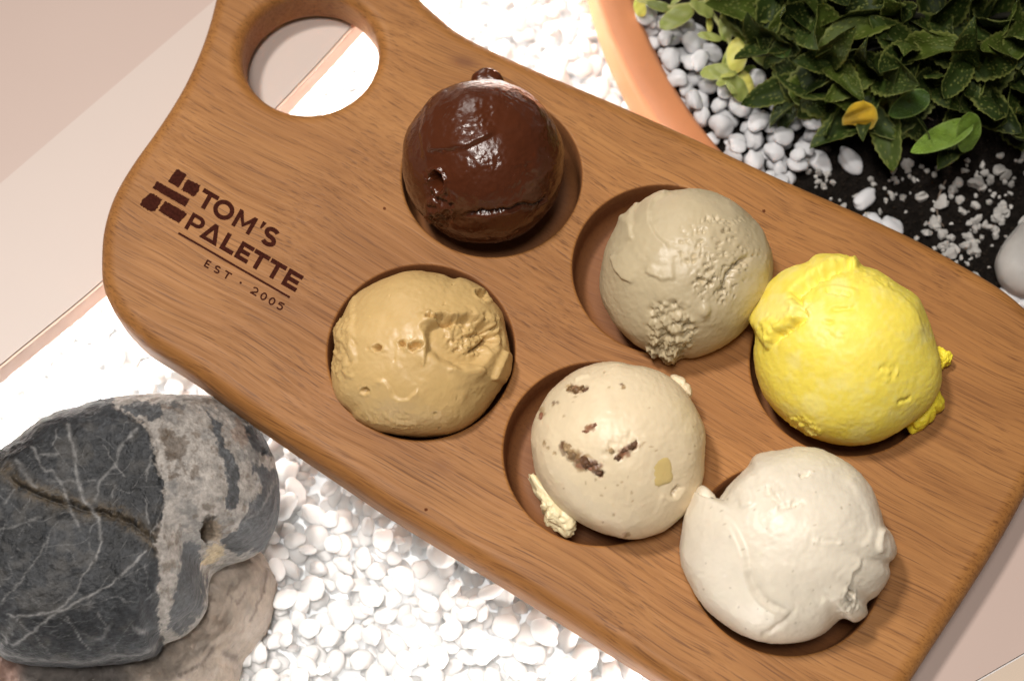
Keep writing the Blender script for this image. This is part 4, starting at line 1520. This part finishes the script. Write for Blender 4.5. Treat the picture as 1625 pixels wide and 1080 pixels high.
P2, Hs = drop(88, samp2, 0, cell2, cx0, cy0, n2, n2, lambda: random.uniform(0.0030, 0.0056), tries=9, H=Hs, sink=0.0008)
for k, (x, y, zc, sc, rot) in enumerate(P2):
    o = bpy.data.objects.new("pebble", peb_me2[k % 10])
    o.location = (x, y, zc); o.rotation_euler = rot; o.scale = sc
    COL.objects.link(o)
    u_, v_ = project(np.array([x, y, zc]))
    wd = ("large " if sc[0] > .0048 else "small " if sc[0] < .0038 else "") + ("elongated" if sc[1] / sc[0] < .72 else "oval" if sc[1] / sc[0] < .86 else "round")
    drim = abs(math.hypot(x - PCN[0], y - PCN[1]) - PR)
    zn = "against the inside of the terracotta rim" if drim < .012 else "below the trailing succulent in the bowl" if v_ < 150 and u_ < 1190 else "at the board edge inside the bowl" if v_ - (180 + (u_ - 1000) * .46) > -45 else "beside the dark leaves in the bowl" if u_ > 1215 else "in the middle of the heap in the bowl"
    tag(o, wd + " white pebble " + zn, "pebble", "white pebbles heaped inside the terracotta bowl")


def lone_pebble(px, py, L, Wd, ang, label, me=None):
    p = at(px, py, SOIL_Z + 0.003)
    zc = float(soil_h(np.array([p.x]), np.array([p.y]))[0])
    o = bpy.data.objects.new("pebble", me or random.choice(peb_me2))
    o.location = (p.x, p.y, zc + Wd * 0.45); o.rotation_euler = (0.1, 0.1, math.radians(ang)); o.scale = (L, Wd, Wd * 0.75)
    COL.objects.link(o)
    tag(o, label, "pebble")


lone_pebble(1351, 254, 0.0062, 0.0042, -55, "smooth oval white pebble alone on the soil below the yellow leaf")
lone_pebble(1372, 312, 0.0058, 0.0033, 50, "elongated white pebble lying alone on the soil near the board edge")
lone_pebble(1302, 253, 0.0056, 0.0036, -35, "wedge shaped white pebble at the right end of the heap in the bowl")
lone_pebble(1414, 360, 0.0060, 0.0045, -40, "large white pebble half hidden by the board edge above the yellow scoop")
lone_pebble(1386, 350, 0.0044, 0.0032, -20, "rounded white pebble tucked under the board edge beside a larger one")

# perlite : angular off-white crumbs
m_perl = plain_mat("perlite", (0.44, 0.425, 0.40), 0.85, 0.25, 500, bump=(900, 0.5, 0.001))
perl_me = []
for k in range(7):
    X = IV2 * (1 + 0.75 * fbm(IV2 * 1.3 + k * 9.1, 3, 300 + k))[:, None]
    me = bpy.data.meshes.new("perlite_grain")
    me.from_pydata(X.tolist(), [], IF2.tolist()); me.materials.append(m_perl)
    perl_me.append(me)
reg = [(1250, 235), (1330, 285), (1420, 255), (1500, 250), (1560, 265), (1640, 230), (1680, 300), (1660, 420), (1590, 480), (1480, 410), (1380, 355), (1290, 310)]
dens = [(1300, 290), (1350, 330), (1420, 290), (1445, 280), (1510, 300), (1540, 320), (1560, 300), (1590, 300), (1600, 330), (1580, 360), (1540, 350), (1510, 390), (1540, 400), (1560, 370), (1620, 270), (1320, 300), (1480, 350), (1570, 280)]
ngr, tries_ = 0, 0
pv_, pf_, pb_ = [], [], 0
while ngr < 210:
    if random.random() < .38:
        c = random.choice(dens); x, y = random.gauss(c[0], 15), random.gauss(c[1], 13)
    else:
        x, y = random.uniform(1250, 1680), random.uniform(230, 480)
    if not in_poly(np.array([x]), np.array([y]), reg)[0]: continue
    r = random.choice((0.0007, 0.0009, 0.0012, 0.0015, 0.0020, 0.0026)) * random.uniform(.8, 1.2)
    p = at(x, y, SOIL_Z)
    zc = float(soil_h(np.array([p.x]), np.array([p.y]))[0]) + r * .4
    rot = Euler((random.uniform(0, 6), random.uniform(0, 6), random.uniform(0, 6)))
    sc = (r, r * random.uniform(.6, .95), r * random.uniform(.5, .9))
    if r > 0.00125:
        o = bpy.data.objects.new("perlite_grain", random.choice(perl_me))
        o.location = (p.x, p.y, zc); o.rotation_euler = rot; o.scale = sc
        COL.objects.link(o)
        wd = "large" if r > .0021 else "mid-sized" if r > .0016 else "small"
        zn = "beside the smooth grey stone" if x > 1560 and y > 330 else "near the right picture edge below the leaves" if x > 1560 else "by the board edge" if y - (283 + (x - 1225) * .44) > -45 else "below the two hanging green leaves" if x > 1480 else "near the lone oval pebble" if x < 1385 else "in the open soil below the yellow leaf"
        tag(o, wd + " off-white perlite grain on dark soil " + zn, "perlite grain", "perlite grains on the soil")
    else:
        X = np.array(perl_me[ngr % 7].vertices and [v.co[:] for v in perl_me[ngr % 7].vertices])
        Xp = (X * np.array(sc)) @ np.array(rot.to_matrix()).T + np.array((p.x, p.y, zc))
        pv_.append(Xp); pf_.append(IF2 + pb_); pb_ += len(Xp)
    ngr += 1
pd = mesh_obj("perlite_dust", np.vstack(pv_), np.vstack(pf_), m_perl, smooth=False)
tag(pd, "fine perlite specks scattered over the dark soil", "perlite", kind="stuff")
# dark soil crumbs
m_crumb = plain_mat("soil_crumb", (0.014, 0.0105, 0.008), 0.95, 0.6, 400, spec=0.08)
pv_, pf_, pb_ = [], [], 0
IV1, IF1 = ico(1)
for k in range(2600):
    if k % 3: x, y = random.uniform(1220, 1680), random.uniform(180, 490)
    else: x, y = random.uniform(1000, 1350), random.uniform(-20, 330)
    p = at(x, y, SOIL_Z)
    if math.hypot(p.x - PCN[0], p.y - PCN[1]) > PR - 0.004: continue
    r = random.uniform(.0004, .0013)
    zc = float(soil_h(np.array([p.x]), np.array([p.y]))[0]) + r * .3
    rot = np.array(Euler((random.uniform(0, 6), random.uniform(0, 6), random.uniform(0, 6))).to_matrix())
    Xp = (IV1 * np.array((r, r * random.uniform(.5, .9), r * random.uniform(.4, .9)))) @ rot.T + np.array((p.x, p.y, zc))
    pv_.append(Xp); pf_.append(IF1 + pb_); pb_ += len(Xp)
sc_ = mesh_obj("soil_crumbs", np.vstack(pv_), np.vstack(pf_), m_crumb, smooth=False)
tag(sc_, "loose dark soil crumbs on the soil of the bowl", "soil", kind="stuff")

# smooth grey stone at the right edge
gs_px = [(1580, 420), (1584, 400), (1600, 375), (1625, 352), (1660, 345), (1695, 365), (1705, 410), (1690, 450), (1650, 472), (1610, 465), (1588, 445)]
go = rock("grey_stone", gs_px, SOIL_Z + 0.008, 0.010, tint_mat("grey_stone_face", 0.5, bump=(300, 0.12, 0.0005), spec=0.35, vary=0.1), 21, 120, 70, 0.55, (0.02, 0.002), None,
          lambda u, v, X, vis: np.ones(X.shape) * np.array((0.30, 0.285, 0.265)) * (1 + .12 * fbm(np.stack([u / 30, v / 30, u * 0], -1), 3, 3))[..., None])
tag(go, "smooth round light grey stone on the soil beside the board corner", "stone")
# white pebbles beside it
for k, (x, y) in enumerate(((1606, 478), (1622, 484), (1630, 470), (1598, 468), (1640, 488))):
    p = at(x, y, SOIL_Z)
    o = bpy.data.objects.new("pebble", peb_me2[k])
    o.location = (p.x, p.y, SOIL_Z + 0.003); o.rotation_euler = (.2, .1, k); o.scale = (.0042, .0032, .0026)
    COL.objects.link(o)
    tag(o, "white pebble squeezed between the grey stone and the board corner", "pebble", "white pebbles beside the grey stone")

# ------------------------------------------------------------------ plants
def leaf_mesh(name, L, Wd, fold_, curl, tipcurl, twist, mat, thick=0.0009, nl=22, nw=9, seed=0, shape=(0.42, 0.9), teeth=0.0):
    """closed leaf: long axis +x, upper side +z; `edge` grows towards the margin"""
    rn = random.Random(seed)
    V, C = [], []
    ts = np.linspace(0, 1, nl)
    ax, az, ang = 0.0, 0.0, 0.0
    spine = []
    for k, t in enumerate(ts):
        if k:
            ang = -(curl * t + tipcurl * max(0, t - .65) ** 1.5 * 5)
            ax += L / (nl - 1) * math.cos(ang); az += L / (nl - 1) * math.sin(ang)
        spine.append((ax, az, ang))
    for side in (1, -1):
        for k, t in enumerate(ts):
            w = Wd * (t ** shape[0]) * ((1 - t) ** shape[1]) * 2.1 + Wd * 0.05 * (1 - t)
            if teeth: w *= 1 + teeth * (1 if k % 2 else -1)
            ax, az, ang = spine[k]
            for j in range(nw):
                s = -1 + 2 * j / (nw - 1)
                y = s * w / 2
                h = fold_ * abs(s) ** 1.4 * w / 2 + side * thick / 2 * (1 - abs(s) ** 4) * (0.35 + .65 * (1 - t))
                h += 0.04 * w * math.sin(t * 14 + seed + s * 3)
                tw = twist * t
                y2, h2 = y * math.cos(tw) - h * math.sin(tw), y * math.sin(tw) + h * math.cos(tw)
                V.append((ax - h2 * math.sin(ang), y2, az + h2 * math.cos(ang)))
                C.append((abs(s) ** 3, t, side * .5 + .5))
    F = []
    for q in (0, 1):
        b = q * nl * nw
        for k in range(nl - 1):
            for j in range(nw - 1):
                f = [b + k * nw + j, b + (k + 1) * nw + j, b + (k + 1) * nw + j + 1, b + k * nw + j + 1]
                F.append(f if q == 0 else f[::-1])
    n1 = nl * nw
    for k in range(nl - 1):
        for j in (0, nw - 1):
            f = [k * nw + j, (k + 1) * nw + j, n1 + (k + 1) * nw + j, n1 + k * nw + j]
            F.append(f[::-1] if j == 0 else f)
    me = bpy.data.meshes.new(name)
    me.from_pydata(V, [], F)
    me.polygons.foreach_set("use_smooth", [True] * len(F))
    a = me.color_attributes.new("tint", 'FLOAT_COLOR', 'POINT')
    c = np.ones((len(V), 4), np.float32); c[:, :3] = C
    a.data.foreach_set("color", c.ravel())
    me.materials.append(mat)
    return me


def leaf_material(name, base, rim, dots, rough=0.42, trans=0.0, dotscale=900):
    M = NT(name)
    sep = M.n("ShaderNodeSeparateColor")
    M.l(M.n("ShaderNodeVertexColor", layer_name="tint").outputs[0], sep.inputs[0])
    rnd = M.n("ShaderNodeObjectInfo").outputs["Random"]
    co = M.coord()
    nz = M.noise(co, 220, 3, .5)
    c = M.mix(nz, tuple(x * .6 for x in base), tuple(min(1, x * 1.5) for x in base))
    c = M.mix(1.0, c, M.ramp(rnd, [(0, (0.5, 0.55, 0.5)), (0.7, (1.1, 1.1, 1.1)), (1, (2.4, 2.0, 1.6))]), 'MULTIPLY')
    c = M.mix(M.ramp(sep.outputs[0], [(0.55, 0.0), (1.0, 0.85)]), c, rim)
    vo = M.n("ShaderNodeTexVoronoi", i_Scale=dotscale)
    M.l(M.mapping(co, (0.6, 1.2, 1.0)), vo.inputs["Vector"])
    dm = M.ramp(vo.outputs["Distance"], [(0.16, 1.0), (0.40, 0.0)])
    if dots:
        c = M.mix(M.math('MULTIPLY', dm, dots), c, rim)
    M.set(Base_Color=c, Roughness=rough)
    if trans: M.set(Subsurface_Weight=trans, Subsurface_Radius=(0.002, 0.003, 0.001), Subsurface_Scale=1.0)
    M.b.inputs["Specular IOR Level"].default_value = 0.2
    M.bump(dm, 0.5 if dots else 0.05, 0.0006)
    return M.m


m_leaf = leaf_material("warty_green_leaf", (0.020, 0.034, 0.005), (0.15, 0.165, 0.04), 0.55, 0.6, dotscale=750)
m_leafg = leaf_material("fresh_green_leaf", (0.042, 0.082, 0.011), (0.14, 0.20, 0.045), 0.10, 0.55)
m_leafy = leaf_material("yellowed_leaf", (0.42, 0.27, 0.02), (0.30, 0.26, 0.05), 0.0)
m_succ = leaf_material("pale_succulent", (0.225, 0.25, 0.068), (0.32, 0.32, 0.12), 0.0, 0.4, 0.2)

plant_base = at(1500, 40, SOIL_Z + 0.012)
plant = empty("foliage_plant", plant_base)
tag(plant, "dense dark green plant of curled warty leaves growing in the terracotta bowl", "plant")
stem_m = plain_mat("plant_stem", (0.014, 0.013, 0.006), 0.8, 0.3, 300)
variants = []
for k in range(12):
    variants.append(leaf_mesh("leaf", random.uniform(0.020, 0.034), random.uniform(0.0095, 0.0155), random.uniform(.2, 1.0), random.uniform(-.9, 1.2), random.uniform(-1.2, 2.2), random.uniform(-1.1, 1.1), m_leaf, seed=k, shape=(random.uniform(.35, .6), random.uniform(.7, 1.0)), teeth=0.05))


def put_leaf(me, base, direction, up, scale=1.0, parent=plant):
    d = Vector(direction).normalized()
    y = Vector(up).cross(d)
    if y.length < 1e-4: y = Vector((0, 1, 0)).cross(d)
    y.normalize()
    zv = d.cross(y)
    Mx = Matrix((d, y, zv)).transposed().to_4x4()
    o = bpy.data.objects.new("leaf", me)
    COL.objects.link(o)
    o.parent = parent
    o.matrix_local = Matrix.Translation(Vector(base) - parent.location) @ Mx @ Matrix.Scale(scale, 4)
    return o


def tube(name, pts, r0, r1, mat, parent, n=8):
    P = [Vector(p) for p in pts]
    V, F = [], []
    for k, p in enumerate(P):
        t = (P[min(k + 1, len(P) - 1)] - P[max(k - 1, 0)]).normalized()
        a = t.cross(Vector((0.3, 0.2, 1))).normalized(); b = t.cross(a)
        r = r0 + (r1 - r0) * k / max(1, len(P) - 1)
        for j in range(n):
            th = 2 * math.pi * j / n
            V.append(p + (a * math.cos(th) + b * math.sin(th)) * r)
    for k in range(len(P) - 1):
        for j in range(n):
            F.append([k * n + j, k * n + (j + 1) % n, (k + 1) * n + (j + 1) % n, (k + 1) * n + j])
    F.append(list(range(n))[::-1]); F.append([(len(P) - 1) * n + j for j in range(n)])
    off = Vector(parent.location) if parent else Vector((0, 0, 0))
    o = mesh_obj(name, [v - off for v in V], F, mat)
    if parent: o.parent = parent
    return o


# rosettes : photo position, height above soil
ros = [(1240, 12, .030), (1245, 70, .026), (1290, 30, .038), (1270, 130, .020), (1320, 95, .034), (1330, 155, .018), (1385, 110, .034), (1420, 20, .048), (1440, 80, .042), (1405, 165, .018), (1475, 125, .032),
       (1530, 95, .042), (1545, 150, .026), (1600, 70, .044), (1615, 130, .032), (1650, 20, .048), (1590, 170, .018), (1660, 100, .038), (1650, 165, .022), (1250, -30, .036), (1360, 60, .026), (1490, 40, .028), (1565, 30, .030), (1330, -30, .046), (1520, -50, .052), (1610, -50, .05)]
for k, (x, y, hh) in enumerate(ros):
    c = at(x, y, SOIL_Z + hh)
    axis = (c - plant_base - Vector((0.0, 0.0, -0.03)))
    axis = (axis.normalized() + Vector((0, -0.25, 0.25))).normalized()
    tube("stem", [plant_base + Vector((random.uniform(-.006, .006), random.uniform(-.006, .006), -0.004)), (plant_base + c) / 2 + Vector((0, 0, .002)), c], 0.0016, 0.0011, stem_m, plant, 6)
    a0 = random.uniform(0, 6.28)
    t1 = axis.orthogonal().normalized(); t2 = axis.cross(t1)
    for j in range(5):
        th = a0 + j * 2.4
        op = 0.35 + 0.22 * j + random.uniform(-.15, .15)
        d = axis * math.cos(op) + (t1 * math.cos(th) + t2 * math.sin(th)) * math.sin(op)
        b = c - axis * (0.0012 * j)
        put_leaf(random.choice(variants), b, d, axis, random.uniform(.95, 1.4))

# single leaves that stand out along the front
g1 = leaf_mesh("leaf", 0.028, 0.0115, .25, .15, .2, 0.15, m_leafg, seed=41, shape=(.55, .8))
g2 = leaf_mesh("leaf", 0.024, 0.0125, .15, .35, .3, 0.0, m_leafg, seed=42, shape=(.5, .75))
g3 = leaf_mesh("leaf", 0.026, 0.0150, .30, .1, .3, -.2, m_leafg, seed=43, shape=(.5, .75))
y1 = leaf_mesh("leaf", 0.016, 0.0120, .25, .9, .2, 0.1, m_leafy, seed=44, shape=(.45, .45))


def leaf_px(me, p0, p1, h0, h1, scale=1.0, up=(0, -.3, 1), parent=plant):
    a, b = at(*p0, SOIL_Z + h0), at(*p1, SOIL_Z + h1)
    return put_leaf(me, a, b - a, up, scale, parent)


leaf_px(g1, (1545, 195), (1446, 240), .040, .026)
leaf_px(g2, (1538, 178), (1536, 262), .044, .026, .85)
leaf_px(g3, (1475, 150), (1390, 193), .042, .030, .7)
leaf_px(g1, (1560, 200), (1640, 170), .020, .020, .9)
leaf_px(y1, (1370, 160), (1362, 208), .038, .028)
leaf_px(g3, (1345, 150), (1298, 196), .020, .010, .85)
leaf_px(g2, (1520, 170), (1570, 185), .026, .024, .8)
leaf_px(g1, (1280, 110), (1240, 160), .022, .012, .75)
leaf_px(g3, (1225, 60), (1190, 25), .03, .03, .85)
leaf_px(g2, (1250, 90), (1215, 50), .03, .03, .8)

# pale trailing succulent
succ_base = at(1195, -40, SOIL_Z + 0.004)
succ = empty("trailing_succulent", succ_base)
tag(succ, "pale yellow-green trailing succulent with plump leaves over the terracotta rim", "plant")
zs = zmap(1000, 0, 3.856)
SL = [leaf_mesh("leaf", 1.0, w, .18, .25, .3, 0.1, m_succ, thick=.16, seed=60 + i, shape=(.55, .5), nl=16, nw=9) for i, w in enumerate((.36, .46, .58))]
stem_s = plain_mat("succulent_stem", (0.26, 0.27, 0.08), 0.5, 0.2, 300)
tube("stem", [at(*p, SOIL_Z + hh) for p, hh in ((zs((760, -160))[0], .004), (zs((600, 0))[0], .014), (zs((490, 70))[0], .020), (zs((550, 150))[0], .022), (zs((600, 240))[0], .020), (zs((660, 340))[0], .018), (zs((650, 450))[0], .016))], .0012, .0010, stem_s, succ)
tube("stem", [at(*p, SOIL_Z + hh) for p, hh in ((zs((700, -150))[0], .006), (zs((520, 0))[0], .018), (zs((380, 30))[0], .023), (zs((240, 45))[0], .022), (zs((110, 20))[0], .020), (zs((40, 0))[0], .020))], .0012, .0009, stem_s, succ)
tube("stem", [at(*p, SOIL_Z + hh) for p, hh in ((zs((560, 70))[0], .018), (zs((640, 180))[0], .021), (zs((730, 230))[0], .022))], .0010, .0008, stem_s, succ)
for (b, t, w, h0, h1) in (((390, 45), (198, 155), 1, .023, .024), ((370, 10), (500, 85), 2, .024, .026), ((585, 65), (590, 240), 1, .024, .022), ((560, 245), (425, 205), 0, .021, .024), ((620, 200), (715, 250), 0, .022, .021),
                          ((655, 235), (650, 430), 2, .023, .021), ((600, 310), (575, 425), 0, .019, .018), ((650, 440), (438, 440), 1, .018, .018), ((650, 440), (545, 515), 0, .018, .020), ((600, 455), (705, 605), 2, .018, .016),
                          ((690, 430), (720, 650), 1, .016, .010), ((715, 225), (855, 395), 1, .022, .018), ((660, 440), (780, 420), 0, .015, .012), ((50, -20), (70, 105), 2, .021, .016), ((100, 20), (250, 55), 0, .022, .023),
                          ((480, 90), (490, 190), 0, .021, .020), ((520, 30), (640, 20), 1, .022, .024), ((560, 40), (500, -60), 1, .022, .026), ((250, 30), (330, -40), 0, .023, .025), ((590, 500), (640, 570), 0, .020, .020),
                          ((640, 460), (560, 460), 0, .020, .022), ((720, 640), (600, 700), 0, .006, .004), ((400, 0), (420, -80), 2, .024, .026), ((150, 10), (60, -60), 1, .021, .024)):
    p0, p1 = zs(b)[0], zs(t)[0]
    a, c = at(*p0, SOIL_Z + h0), at(*p1, SOIL_Z + h1)
    put_leaf(SL[w], a, c - a, (random.uniform(-.4, .4), random.uniform(-.6, .1), 1), (c - a).length * 1.05, succ)

# a few dry root fibres on the soil
m_root = plain_mat("dry_root", (0.16, 0.12, 0.09), 0.8, 0.3, 300)
for pts, lab in ((((1500, 288), (1492, 305), (1487, 325), (1489, 345), (1497, 360)), "thin curved dry root fibre standing on the soil among perlite"),
                 (((1395, 206), (1420, 202), (1450, 205), (1470, 214)), "pale dry root lying under the front leaves")):
    P = [at(x, y, SOIL_Z) for x, y in pts]
    P = [Vector((p.x, p.y, float(soil_h(np.array([p.x]), np.array([p.y]))[0]) + .0009)) for p in P]
    P = [Vector(q) for q in catmull([tuple(p) for p in P], 5, closed=False)]
    r = tube("root_fibre", P, .00035, .00025, m_root, None, 6)
    tag(r, lab, "root")
